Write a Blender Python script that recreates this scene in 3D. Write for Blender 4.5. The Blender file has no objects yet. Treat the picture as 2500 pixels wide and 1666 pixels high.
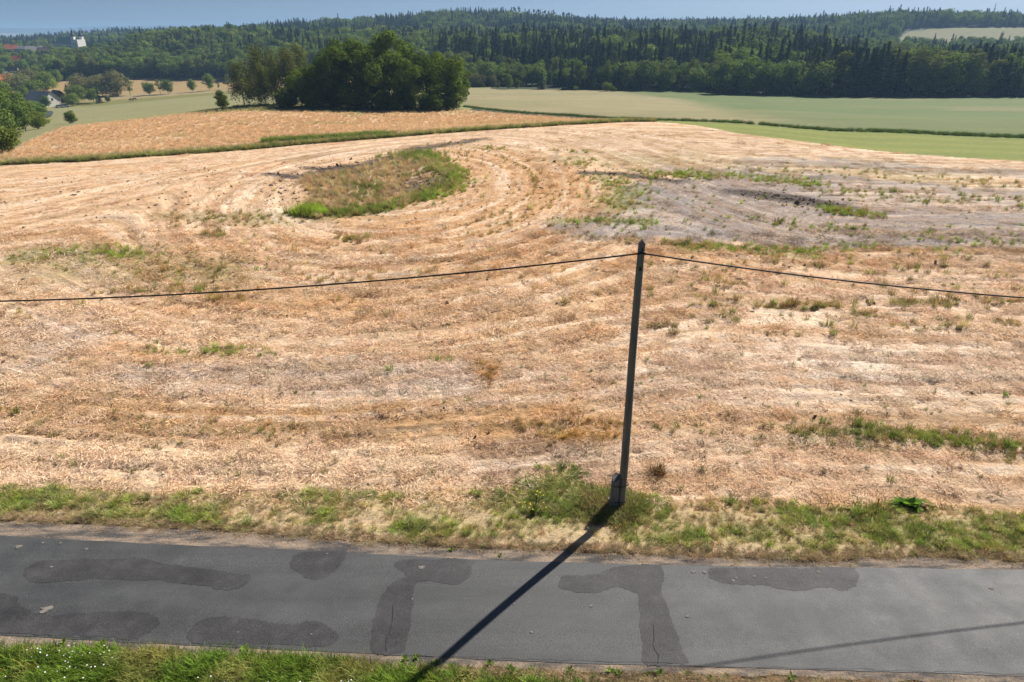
import bpy, math, random
import numpy as np
from mathutils import Vector

# ------------------------------------------------------------------ camera, sky, sun, exposure
scene = bpy.context.scene
cam_data = bpy.data.cameras.new('camera')
cam_data.sensor_width = 36.0
cam_data.lens = 24.0
cam_data.clip_start = 0.1
cam_data.clip_end = 40000.0
cam = bpy.data.objects.new('camera', cam_data)
scene.collection.objects.link(cam)
cam.location = (0.0, 0.0, 12.0)
cam.rotation_euler = (math.radians(90.0 - 24.166), 0.0, 0.0)
scene.camera = cam

SUN_ELEV = math.radians(41.0)
SUN_AZ = math.radians(41.4)            # clockwise from +Y (the direction of view)
world = bpy.data.worlds.new('World')
scene.world = world
world.use_nodes = True
wn = world.node_tree
bg = wn.nodes['Background']
sky = wn.nodes.new('ShaderNodeTexSky')
sky.sky_type = 'NISHITA'
sky.sun_disc = False
sky.sun_elevation = SUN_ELEV
sky.sun_rotation = SUN_AZ
sky.altitude = 900.0
sky.air_density = 0.52
sky.dust_density = 1.7
sky.ozone_density = 6.0
wn.links.new(sky.outputs['Color'], bg.inputs['Color'])
bg.inputs['Strength'].default_value = 0.05

sun_data = bpy.data.lights.new('sun', 'SUN')
sun_data.energy = 5.0
sun_data.angle = math.radians(0.53)
sun_data.color = (1.0, 0.94, 0.85)
sun = bpy.data.objects.new('sun', sun_data)
scene.collection.objects.link(sun)
sd = Vector((-math.sin(SUN_AZ) * math.cos(SUN_ELEV), -math.cos(SUN_AZ) * math.cos(SUN_ELEV), -math.sin(SUN_ELEV)))
sun.rotation_euler = sd.to_track_quat('-Z', 'Y').to_euler()
sun.location = (60, 60, 90)

vs = scene.view_settings
vs.view_transform = 'Standard'
vs.look = 'None'
vs.exposure = 0.61
vs.gamma = 1.0
vs.use_curve_mapping = False
scene.cycles.max_bounces = 5
scene.cycles.diffuse_bounces = 2
scene.cycles.glossy_bounces = 2
scene.cycles.transmission_bounces = 4
scene.cycles.transparent_max_bounces = 4
scene.cycles.volume_bounces = 0
scene.cycles.use_denoising = True

rng = np.random.default_rng(7)
random.seed(7)
COL = scene.collection

# ------------------------------------------------------------------ numpy helpers
def vnoise(x, y, seed=0):
    x = np.asarray(x, float); y = np.asarray(y, float)
    xi = np.floor(x).astype(np.int64); yi = np.floor(y).astype(np.int64)
    fx = x - xi; fy = y - yi
    fx = fx * fx * (3 - 2 * fx); fy = fy * fy * (3 - 2 * fy)
    def h(a, b):
        n = (a * 374761393 + b * 668265263 + seed * 1442695041) & 0xffffffff
        n = ((n ^ (n >> 13)) * 1274126177) & 0xffffffff
        n = n ^ (n >> 16)
        return (n & 0xffff) / 65535.0
    a = h(xi, yi); b = h(xi + 1, yi); c = h(xi, yi + 1); d = h(xi + 1, yi + 1)
    return (a * (1 - fx) + b * fx) * (1 - fy) + (c * (1 - fx) + d * fx) * fy

def fbm(x, y, seed=0, octaves=4, gain=0.55):
    s = 0.0; amp = 1.0; tot = 0.0; f = 1.0
    for i in range(octaves):
        s = s + amp * vnoise(x * f + 17.3 * i, y * f - 9.1 * i, seed + i * 31)
        tot += amp; amp *= gain; f *= 2.03
    return s / tot

def sstep(a, b, x):
    q = np.clip((x - a) / (b - a), 0, 1)
    return q * q * (3 - 2 * q)

def in_poly(X, Y, poly):
    inside = np.zeros(X.shape, bool)
    n = len(poly)
    for i in range(n):
        x0, y0 = poly[i][:2]; x1, y1 = poly[(i + 1) % n][:2]
        if y0 == y1: continue
        c = ((y0 > Y) != (y1 > Y)) & (X < (x1 - x0) * (Y - y0) / (y1 - y0) + x0)
        inside ^= c
    return inside

def line_dist(X, Y, pts, closed=False):
    d = np.full(X.shape, 1e9)
    n = len(pts)
    for i in range(n if closed else n - 1):
        x0, y0 = pts[i][:2]; x1, y1 = pts[(i + 1) % n][:2]
        dx, dy = x1 - x0, y1 - y0
        L2 = dx * dx + dy * dy + 1e-9
        q = np.clip(((X - x0) * dx + (Y - y0) * dy) / L2, 0, 1)
        d = np.minimum(d, np.hypot(X - x0 - q * dx, Y - y0 - q * dy))
    return d

def poly_sd(X, Y, poly):
    d = line_dist(X, Y, poly, True)
    return np.where(in_poly(X, Y, poly), -d, d)

# ------------------------------------------------------------------ the lie of the land
# <height>
CTRL = [(x, y, 0.0) for x in (-90, -45, -15, 15, 45, 90) for y in (-60, 0, 25, 50)] + [
    (-58.96, 80.00, -1.77), (-42.76, 86.00, -1.17), (-26.78, 92.00, -1.05), (-8.50, 98.00, -0.41), (21.93, 109.00, -0.23), (43.54, 88.00, -0.48), (55.10, 75.00, -0.35),
    (68.93, 95.00, -0.83), (73.75, 102.00, -0.92), (226.69, 320.00, -13.32), (140.17, 330.00, -13.58), (65.31, 330.00, -12.34), (-19.18, 340.00, -11.27), (10.17, 118.00, -1.18),
    (32.97, 165.00, -3.90), (97.87, 180.00, -6.33), (135.13, 250.00, -10.06), (34.06, 240.00, -7.89), (120.0,75.0,0.0),
    (-34.37, 172.00, -4.58), (-15.81, 185.00, -5.03), (-70.78, 180.00, -4.57), (-91.97, 145.00, -5.32), (-83.43, 158.00, -5.13), (-73.66, 172.00, -4.58), (-74.07, 105.00, -3.25),
    (-129.69, 205.00, -11.24), (-113.36, 215.00, -10.60), (-111.13, 250.00, -11.01), (-76.33, 300.00, -10.13), (-136.08, 320.00, -13.66), (-202.57, 380.00, -20.51), (-214.98, 370.00, -21.65), (-197.22, 300.00, -17.73), (-231.24, 430.00, -20.87), (-241.50, 375.00, -22.51),
    (-291.79, 520.00, -17.28), (-218.84, 520.00, -17.28), (-177.16, 430.00, -17.89), (-323.40, 500.00, -18.79), (-387.40, 560.00, -22.48), (-75.0,30.0,-2.0), (-110.0,80.0,-7.0), (-150.0,145.0,-14.0), (-150.0,60.0,-9.0), (-260.0,250.0,-22.0),
    (240.27, 450.00, -15.00), (354.09, 450.00, -15.00), (88.01, 450.00, -9.00), (0.00, 450.00, -11.00), (108.65, 560.00, -4.00), (0.00, 560.00, -6.00), (-108.82, 560.00, -6.00), (362.49, 620.00, -12.00), (223.44, 620.00, -6.00),
    (-95.15, 690.00, 0.00), (-247.38, 690.00, 0.00), (95.15, 690.00, 0.00), (-328.15, 700.00, 0.00), (-447.36, 700.00, -12.00), (-486.84, 600.00, -18.00), (-552.92, 820.00, -6.00), (-523.97, 860.00, -11.00), (-457.24, 900.00, -6.00), (-118.29, 860.00, 2.00), (165.60, 860.00, 2.00),
    (462.32, 800.00, 2.00), (616.42, 800.00, 2.00), (544.01, 950.00, 19.50), (725.34, 950.00, 19.50), (364.65, 950.00, 8.00),
    (542.44, 1050.00, 27.00), (686.07, 1050.00, 24.00), (401.93, 1050.00, 14.00), (801.79, 1050.00, 20.00), (-409.75, 1150.00, 8.00), (-251.17, 1150.00, 18.00), (-156.61, 1150.00, 24.00), (-62.47, 1150.00, 31.00), (31.30, 1150.00, 26.00), (125.68, 1150.00, 16.00),
    (-76.38, 1400.00, 22.00), (726.52, 1400.00, 18.00), (139.42, 1700.00, 16.00), (324.87, 1700.00, 21.00), (510.38, 1700.00, 22.00), (695.61, 1700.00, 24.00),
    (-1074.91, 1500.00, -12.00), (-932.96, 1500.00, -7.00), (-781.08, 1500.00, 7.00), (-657.95, 1500.00, 6.00), (-534.90, 1500.00, 4.00), (-1200.53, 2300.00, -8.00), (-794.43, 1150.00, -13.00), (-691.40, 1150.00, -8.00),
] + [(x, 4500.0, -15.0) for x in (-4000, 0, 4000)] + [(x, 14000.0, -20.0) for x in (-12000, 0, 12000)]
_C = np.array(CTRL, float)
_r = np.hypot(_C[:, None, 0] - _C[None, :, 0], _C[:, None, 1] - _C[None, :, 1])
_A = np.sqrt(_r ** 2 + 35.0 ** 2)
_n = len(_C)
_M = np.zeros((_n + 1, _n + 1)); _M[:_n, :_n] = _A; _M[:_n, _n] = 1; _M[_n, :_n] = 1
_w = np.linalg.solve(_M, np.append(_C[:, 2], 0.0))

def height(X, Y):
    """Smooth lie of the land: flat by the road, falling away to the valley, rising to the wooded ridges."""
    X = np.asarray(X, float); Y = np.asarray(Y, float)
    out = np.empty(X.size); xf = X.ravel(); yf = Y.ravel()
    for a in range(0, xf.size, 40000):
        d = np.hypot(xf[a:a + 40000, None] - _C[None, :, 0], yf[a:a + 40000, None] - _C[None, :, 1])
        out[a:a + 40000] = np.sqrt(d ** 2 + 35.0 ** 2) @ _w[:_n] + _w[_n]
    out = out.reshape(X.shape)
    q = np.clip((Y - 30.0) / 45.0, 0, 1); q = q * q * (3 - 2 * q)
    e = np.clip((np.abs(X) - 55.0) / 30.0, 0, 1); q = np.maximum(q, e * e * (3 - 2 * e))
    return out * q
# </height>

def hz(x, y):
    return float(height(np.array([x]), np.array([y]))[0])

# ------------------------------------------------------------------ outlines of the fields (metres on the ground)
FIELD_FAR = [(-58.96, 80.00), (-48.65, 78.75), (-38.44, 82.00), (-32.66, 86.00), (-26.64, 91.50), (-19.31, 95.00), (-8.50, 98.00), (2.91, 101.00), (12.20, 106.00), (17.03, 109.75), (22.18, 110.25), (26.76, 103.25), (30.07, 94.50), (36.05, 88.75), (43.55, 80.75), (49.02, 77.00), (54.76, 74.50)]
FIELD = [(-140, 15.0), (-140, 78.0), (-85, 79.0)] + FIELD_FAR + [(75, 66.0), (140, 45.0), (140, 9.0)]
CROP_NEAR = [(-12.67, 185.25), (0.00, 165.25), (12.67, 147.50), (18.43, 128.50), (21.95, 114.75), (28.77, 111.25), (34.65, 109.50), (40.60, 105.25), (46.34, 101.75), (54.40, 102.00), (59.42, 100.00), (69.28, 95.50)]
CROP_NEAR += [(85.0, 93.0), (140.0, 84.0)]
CROP = [(-22.0, 345.0)] + CROP_NEAR + [(420.0, 82.0), (420.0, 330.0)]
GREEN_EDGE = [(52.81, 322.00), (63.06, 278.00), (59.91, 229.00), (48.50, 154.25), (42.93, 116.75), (43.50, 106.25)]
MEADOW_TOP = [(-71.27, 100.00), (-88.05, 138.75), (-84.32, 154.50), (-74.04, 168.25), (-69.24, 176.00)]
MEADOW = [(-150, 80.0), (-85, 80.0)] + [(x, y + 0.02) for x, y in FIELD_FAR[:11]] + [(16.14, 122.25), (8.41, 146.75), (-6.78, 169.50), (-15.36, 179.50)] + [(-17.0, 200.0), (-75.0, 200.0)] + MEADOW_TOP[::-1] + [(-150, 120.0)]
ROAD_FAR = [(-60.0, 16.45)] + [(-13.44, 14.25), (-8.97, 13.90), (-5.33, 13.70), (-0.92, 13.35), (2.54, 13.20), (5.97, 13.10), (9.29, 13.05), (12.59, 13.00)] + [(60.0, 10.75)]
ROAD_NEAR = [(-60.0, 13.30)] + [(-11.23, 11.00), (-8.24, 10.80), (-4.82, 10.60), (-2.08, 10.45), (0.43, 10.30), (3.33, 10.20), (6.36, 10.10), (10.49, 9.95)] + [(60.0, 7.6)]
SHOULDER_FAR = [(-60.0, 17.1)] + [(-13.85, 14.85), (-11.80, 14.75), (-9.06, 14.55), (-5.92, 14.25), (-3.71, 14.00), (-1.26, 13.80), (1.56, 13.65), (4.64, 13.45), (7.67, 13.30), (10.31, 13.45), (12.79, 13.30)] + [(60.0, 11.2)]
SHOULDER_NEAR = [(-60.0, 12.9)] + [(-10.97, 10.65), (-8.12, 10.55), (-4.76, 10.40), (-2.13, 10.20), (0.42, 10.10), (3.29, 10.00), (6.28, 9.90)] + [(10.4, 9.68), (60.0, 7.3)]
VERGE_TOP = [(-60.0, 20.0)] + [(-14.70, 16.10), (-12.29, 16.00), (-9.90, 15.90), (-7.08, 15.80), (-4.65, 15.85), (-2.90, 15.80), (-1.17, 15.95), (0.12, 16.30), (1.00, 17.40), (1.89, 17.65), (2.27, 16.40), (2.91, 15.90), (4.04, 15.70), (6.29, 15.50), (9.04, 15.25), (11.35, 15.35), (13.88, 14.90)] + [(60.0, 14.0)]
NEAR_GREEN = [(-60.0, 12.4)] + [(-10.95, 10.60), (-8.59, 10.45), (-6.66, 10.40), (-4.73, 10.30), (-2.97, 10.10), (-2.02, 10.00)] + [(4.0, 9.2), (60.0, 6.6)]
ISLAND = [(-10.85, 80.75), (-8.15, 74.00), (-5.12, 64.25), (-4.96, 59.45), (-6.57, 55.20), (-8.01, 52.85), (-9.55, 50.00), (-13.53, 47.90), (-15.34, 48.85), (-15.86, 50.45), (-16.02, 54.95), (-18.27, 59.20), (-19.14, 62.25), (-19.37, 64.50), (-15.86, 67.00), (-13.80, 72.00), (-13.13, 77.75)]

def yline(pts, X):
    p = np.array(pts); o = np.argsort(p[:, 0])
    return np.interp(X, p[o, 0], p[o, 1])

# colours of what grows or lies on the ground
PALE = (0.73, 0.51, 0.325); BRIGHT = (0.86, 0.645, 0.445); ORANGE = (0.58, 0.33, 0.145); TAN = (0.55, 0.37, 0.215)
GREY = (0.65, 0.535, 0.45); LILAC = (0.30, 0.260, 0.246); MUD = (0.085, 0.065, 0.055); DIRT = (0.33, 0.215, 0.145)
OLIVE = (0.30, 0.26, 0.11); LIME = (0.24, 0.31, 0.055); GREEN = (0.13, 0.19, 0.035); WHITISH = (0.74, 0.63, 0.53); KHAKI = (0.42, 0.36, 0.19)

# (outline, colour, softness in metres, raggedness, strength)
PATCHES = [
    ([(-46.90, 63.00), (-31.10, 73.50), (-13.70, 79.75), (-8.97, 82.00), (-13.42, 78.00), (-14.25, 72.00), (-20.13, 65.75), (-20.79, 61.25), (-17.63, 55.70), (-16.48, 48.45), (-26.02, 45.70), (-34.10, 44.50)], PALE, 3.0, 4.0, 0.8),
    ([(-8.79, 80.25), (-2.88, 82.25), (3.07, 78.00), (6.63, 69.00), (8.63, 61.00), (4.94, 49.95), (1.86, 45.05), (-4.85, 41.85), (-13.08, 41.80), (-9.79, 46.15), (-5.99, 52.90), (-4.13, 61.25), (-5.53, 69.75)], ORANGE, 3.0, 3.0, 0.72),
    ([(-6.65, 85.00), (7.20, 95.00), (20.00, 101.00), (30.72, 95.50), (39.14, 87.50), (51.64, 70.00), (45.78, 61.50), (29.72, 65.25), (14.16, 70.00), (5.87, 76.50), (-1.32, 80.25)], (0.64,0.47,0.32), 4.0, 3.0, 0.8),
    ([(16.62, 99.25), (28.18, 97.00), (38.18, 85.25), (30.42, 78.50), (15.89, 79.25), (6.41, 84.00)], TAN, 3.0, 4.0, 0.45),
    ([(3.44, 75.25), (20.08, 76.25), (37.57, 73.00), (50.44, 68.25), (43.06, 57.55), (28.14, 61.50), (9.34, 66.50), (4.59, 71.00)], KHAKI, 3.0, 4.0, 0.6),
    ([(1.91, 46.20), (4.82, 48.65), (8.36, 51.30), (8.12, 60.00), (12.62, 61.75), (21.72, 66.00), (29.72, 65.25), (35.79, 61.25), (44.78, 57.55), (35.55, 40.80), (30.04, 40.60), (21.66, 39.85), (17.91, 40.35), (12.94, 41.60), (8.83, 41.55), (3.48, 43.10)], LILAC, 1.2, 1.6, 0.95),
    ([(24.15, 74.00), (33.41, 74.00), (44.76, 69.75), (55.19, 66.25), (51.89, 62.00), (42.36, 65.75), (28.93, 68.50), (20.67, 69.75)], LILAC, 1.6, 3.0, 0.75),
    ([(12.89, 67.75), (22.47, 68.50), (27.17, 64.00), (20.66, 62.50), (13.00, 63.75)], LILAC, 1.5, 2.5, 0.7),
    ([(27.50, 60.00), (42.44, 56.65), (44.09, 51.90), (37.72, 49.75), (27.74, 52.55), (25.65, 55.60)], (0.50,0.40,0.32), 1.5, 2.5, 0.7),
    ([(-31.71, 41.00), (-23.94, 41.60), (-12.42, 39.45), (-4.56, 39.05), (0.65, 41.85), (1.90, 39.05), (-4.15, 35.05), (-12.43, 31.70), (-19.54, 32.95), (-27.15, 34.30)], TAN, 2.0, 3.0, 0.45),
    ([(-28.16, 38.00), (-23.08, 38.90), (-15.61, 38.15), (-13.56, 35.05), (-15.67, 33.30), (-20.23, 34.30), (-24.81, 35.00)], OLIVE, 1.6, 2.0, 0.5),
    ([(-29.84, 40.60), (-23.02, 40.85), (-21.54, 38.90), (-24.66, 38.05), (-28.16, 38.00)], (0.33,0.33,0.12), 1.0, 2.4, 0.45),
    ([(-24.38, 30.25), (-20.10, 30.00), (-17.74, 27.90), (-17.49, 24.80), (-18.86, 23.65), (-19.59, 23.25)], GREY, 1.2, 1.6, 0.75),
    ([(-16.52, 24.00), (-14.86, 24.80), (-10.19, 25.00), (-3.09, 24.70), (-1.50, 24.40), (-0.93, 22.90), (-0.73, 21.75), (-4.33, 21.55), (-10.79, 22.05), (-14.30, 22.05)], GREY, 0.8, 1.0, 0.85),
    ([(-0.97, 24.00), (2.14, 24.40), (4.27, 24.80), (3.77, 21.25), (0.36, 21.25)], (0.62,0.46,0.34), 0.8, 1.0, 0.7),
    ([(-25.37, 31.70), (-17.31, 32.95), (-8.55, 33.65), (2.66, 31.70), (5.63, 30.00), (4.20, 26.95), (-5.35, 27.90), (-14.80, 27.40), (-24.21, 30.00)], (0.66,0.44,0.26), 1.5, 2.0, 0.65),
    ([(-18.60, 31.10), (-10.28, 31.70), (-1.55, 29.45), (-5.47, 28.65), (-13.59, 29.15)], ORANGE, 0.8, 1.6, 0.6),
    ([(-7.29, 39.95), (3.39, 41.85), (8.36, 39.05), (7.01, 34.35), (-1.74, 33.65)], ORANGE, 1.5, 2.5, 0.5),
    ([(8.19, 38.15), (23.35, 38.10), (28.65, 36.50), (23.46, 28.90), (14.89, 30.00), (6.26, 27.90)], (0.74,0.53,0.37), 1.5, 2.0, 0.7),
    ([(8.36, 39.05), (18.59, 38.80), (25.88, 38.10), (17.48, 36.15), (9.96, 35.05)], ORANGE, 0.9, 1.8, 0.5),
    ([(6.55, 31.70), (10.44, 28.90), (13.42, 26.50), (9.57, 26.05), (5.87, 27.90)], ORANGE, 0.9, 1.8, 0.4),
    ([(5.55, 26.05), (13.42, 26.50), (21.82, 26.50), (18.87, 22.20), (15.86, 21.25), (10.83, 20.35), (4.54, 20.35)], (0.69,0.53,0.41), 1.0, 1.6, 0.75),
    ([(12.00, 24.80), (15.54, 25.20), (18.97, 23.65), (19.11, 22.55), (16.54, 22.40), (14.30, 22.75), (11.71, 23.25)], WHITISH, 0.8, 1.2, 0.6),
    ([(11.61, 22.20), (18.77, 22.05), (17.03, 19.50), (12.72, 19.65), (10.08, 20.35)], TAN, 0.7, 1.0, 0.5),
    ([(-19.11, 22.55), (-15.24, 22.90), (-11.78, 21.40), (-2.72, 21.10), (0.05, 20.65), (3.65, 20.35), (3.84, 19.65), (0.33, 18.95), (-6.79, 19.10), (-16.86, 19.25)], TAN, 0.6, 0.8, 0.8),
    ([(-16.58, 21.10), (-10.48, 21.25), (-7.26, 20.80), (-10.07, 20.20), (-15.37, 20.35)], ORANGE, 0.4, 0.7, 0.5),
    ([(-7.13, 20.35), (-1.16, 20.65), (1.91, 21.25), (3.77, 20.20), (3.61, 19.10), (0.34, 19.25), (-4.00, 19.50)], ORANGE, 0.35, 0.5, 0.65),
    ([(-1.62, 25.00), (-0.64, 24.90), (-0.54, 24.00), (-0.84, 22.75), (-1.19, 23.25)], ORANGE, 0.15, 0.3, 0.85),
    ([(2.34, 24.80), (2.87, 24.80), (2.70, 22.20), (2.22, 21.25), (1.93, 21.55), (2.36, 22.90)], ORANGE, 0.2, 0.3, 0.7),
    ([(0.92, 19.55), (3.67, 19.50), (3.58, 18.90), (1.18, 18.85)], (0.56,0.33,0.12), 0.12, 0.15, 0.7),
    ([(-16.59, 18.85), (-12.40, 18.95), (-8.13, 18.85), (-1.62, 18.45), (-1.65, 17.05), (-3.44, 16.00), (-8.46, 16.10), (-14.84, 16.30)], BRIGHT, 0.5, 0.6, 0.9),
    ([(-1.60, 18.20), (0.33, 18.75), (3.40, 18.60), (3.24, 16.60), (1.59, 16.80), (-0.97, 16.40)], DIRT, 0.4, 0.5, 0.85),
    ([(4.06, 19.25), (8.82, 18.95), (15.97, 17.95), (14.37, 15.60), (8.92, 15.80), (3.59, 16.40)], (0.69,0.49,0.34), 0.5, 0.7, 0.7),
    ([(4.07, 17.70), (6.89, 17.25), (6.00, 16.40), (3.88, 16.60)], TAN, 0.4, 0.5, 0.5),
    ([(9.22, 19.25), (11.41, 19.65), (13.24, 19.25), (16.48, 18.70), (16.11, 18.15), (13.59, 18.60), (10.72, 18.45), (9.20, 18.45)], (0.29,0.30,0.095), 0.3, 0.6, 0.65),
    # wet hollow in the left of the field
    ([(-19.78, 64.50), (-13.80, 72.00), (-10.85, 80.75), (-5.12, 64.25), (-6.30, 56.00), (-9.66, 50.65), (-14.93, 48.50)], (0.36,0.27,0.15), 0.8, 1.0, 0.85),
    ([(-13.13, 77.75), (-10.85, 80.75), (-8.15, 74.00), (-8.50, 69.00), (-12.01, 69.25), (-13.62, 71.00)], GREEN, 0.6, 1.0, 0.8),
    ([(-15.80, 50.45), (-13.78, 51.50), (-10.37, 52.80), (-8.34, 55.20), (-8.01, 52.85), (-9.55, 50.00), (-13.53, 47.90), (-15.34, 48.85)], GREEN, 0.5, 0.5, 0.9),
    ([(-9.64, 60.50), (-8.80, 64.50), (-7.38, 66.50), (-6.25, 63.25), (-6.25, 59.10), (-7.73, 56.00), (-9.04, 57.65)], MUD, 0.5, 0.8, 0.95),
    ([(-21.58, 49.50), (-15.61, 49.80), (-12.92, 47.95), (-14.25, 46.05), (-18.60, 46.50), (-24.75, 48.10), (-25.97, 49.35)], OLIVE, 0.8, 1.2, 0.6),
]
# (line, half width, colour, softness, raggedness, strength)
STREAKS = [
    ([(-23.07, 65.25), (-19.96, 63.75), (-17.96, 67.00), (-14.91, 70.75), (-13.14, 76.25), (-11.54, 78.50)], 1.1, MUD, 0.5, 1.0, 0.95),
    ([(-21.28, 69.75), (-18.70, 68.25), (-17.01, 70.25)], 0.5, MUD, 0.5, 1.0, 0.8),
    ([(-11.35, 80.75), (-9.15, 83.75), (-6.16, 85.50), (-4.95, 87.75)], 1.3, MUD, 1.0, 1.8, 0.85),
    ([(6.71, 65.25), (9.89, 64.50), (14.85, 61.25)], 1.0, MUD, 0.5, 0.8, 0.95),
    ([(18.55, 56.75), (21.40, 55.60), (22.47, 53.75), (24.03, 52.55)], 1.3, MUD, 0.9, 1.4, 0.95),
    ([(19.88, 55.30), (23.39, 54.35), (24.88, 51.40)], 1.1, MUD, 0.8, 1.2, 0.9),
    ([(17.26, 64.75), (21.26, 64.50), (26.72, 59.95)], 0.9, LIME, 0.8, 2.0, 0.35),
    ([(8.18, 63.75), (9.26, 60.00), (9.01, 55.75), (8.13, 52.00)], 1.1, LIME, 1.0, 2.2, 0.4),
    ([(10.39, 41.20), (13.52, 40.80), (17.66, 39.70)], 0.55, LIME, 0.7, 1.4, 0.4),
    ([(3.49, 47.40), (6.94, 48.00), (9.88, 47.10)], 0.5, LIME, 0.5, 0.8, 0.45),
    ([(-25.82, 32.35), (-19.62, 33.10), (-11.01, 34.35)], 0.25, TAN, 0.4, 0.8, 0.5),
    ([(-20.50, 43.15), (-17.31, 42.90), (-9.96, 42.65), (-7.85, 43.40)], 0.25, TAN, 0.4, 0.6, 0.7),
    ([(-3.48, 46.00), (-0.85, 50.05), (1.75, 56.75), (2.29, 62.00), (1.21, 67.50)], 0.15, TAN, 0.3, 0.4, 0.7),
    ([(0.87, 18.10), (2.10, 18.15), (3.04, 18.00)], 0.05, MUD, 0.08, 0.1, 0.6),
    ([(-16.00, 20.65), (-10.01, 20.05), (-4.03, 19.65), (0.34, 19.75), (3.69, 19.65)], 0.06, (0.24,0.15,0.07), 0.1, 0.2, 0.7),
    ([(-16.43, 23.55), (-7.96, 23.35), (-0.92, 22.55)], 0.10, (0.28,0.21,0.17), 0.15, 0.25, 0.45),
    ([(-15.55, 17.35), (-10.36, 17.55), (-6.25, 17.15), (-2.29, 16.90)], 0.05, TAN, 0.1, 0.2, 0.6),
    ([(-12.30, 39.00), (-4.47, 38.20), (0.09, 39.05)], 0.25, (0.27,0.20,0.12), 0.4, 0.6, 0.5),
    ([(-1.30, 78.75), (1.99, 73.50), (4.64, 65.00), (4.40, 55.85), (2.00, 48.70)], 0.3, PALE, 0.6, 0.8, 0.5),
]

def flow(X, Y):
    """Direction the field was worked in: along the road near by, in arcs round the wet hollow further off."""
    ex = (X + 9.0) / 1.0; ey = (Y - 62.0) / 1.7
    d = np.hypot(ex, ey) + 1e-6
    a = np.arctan2(ey, ex)
    k = sstep(33.0, 14.0, d)
    along = X * (1 - k) + a * 18.0 * k
    across = (Y + 0.05 * X) * (1 - k) + (62 - d * 1.3) * k
    return along, across

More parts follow.
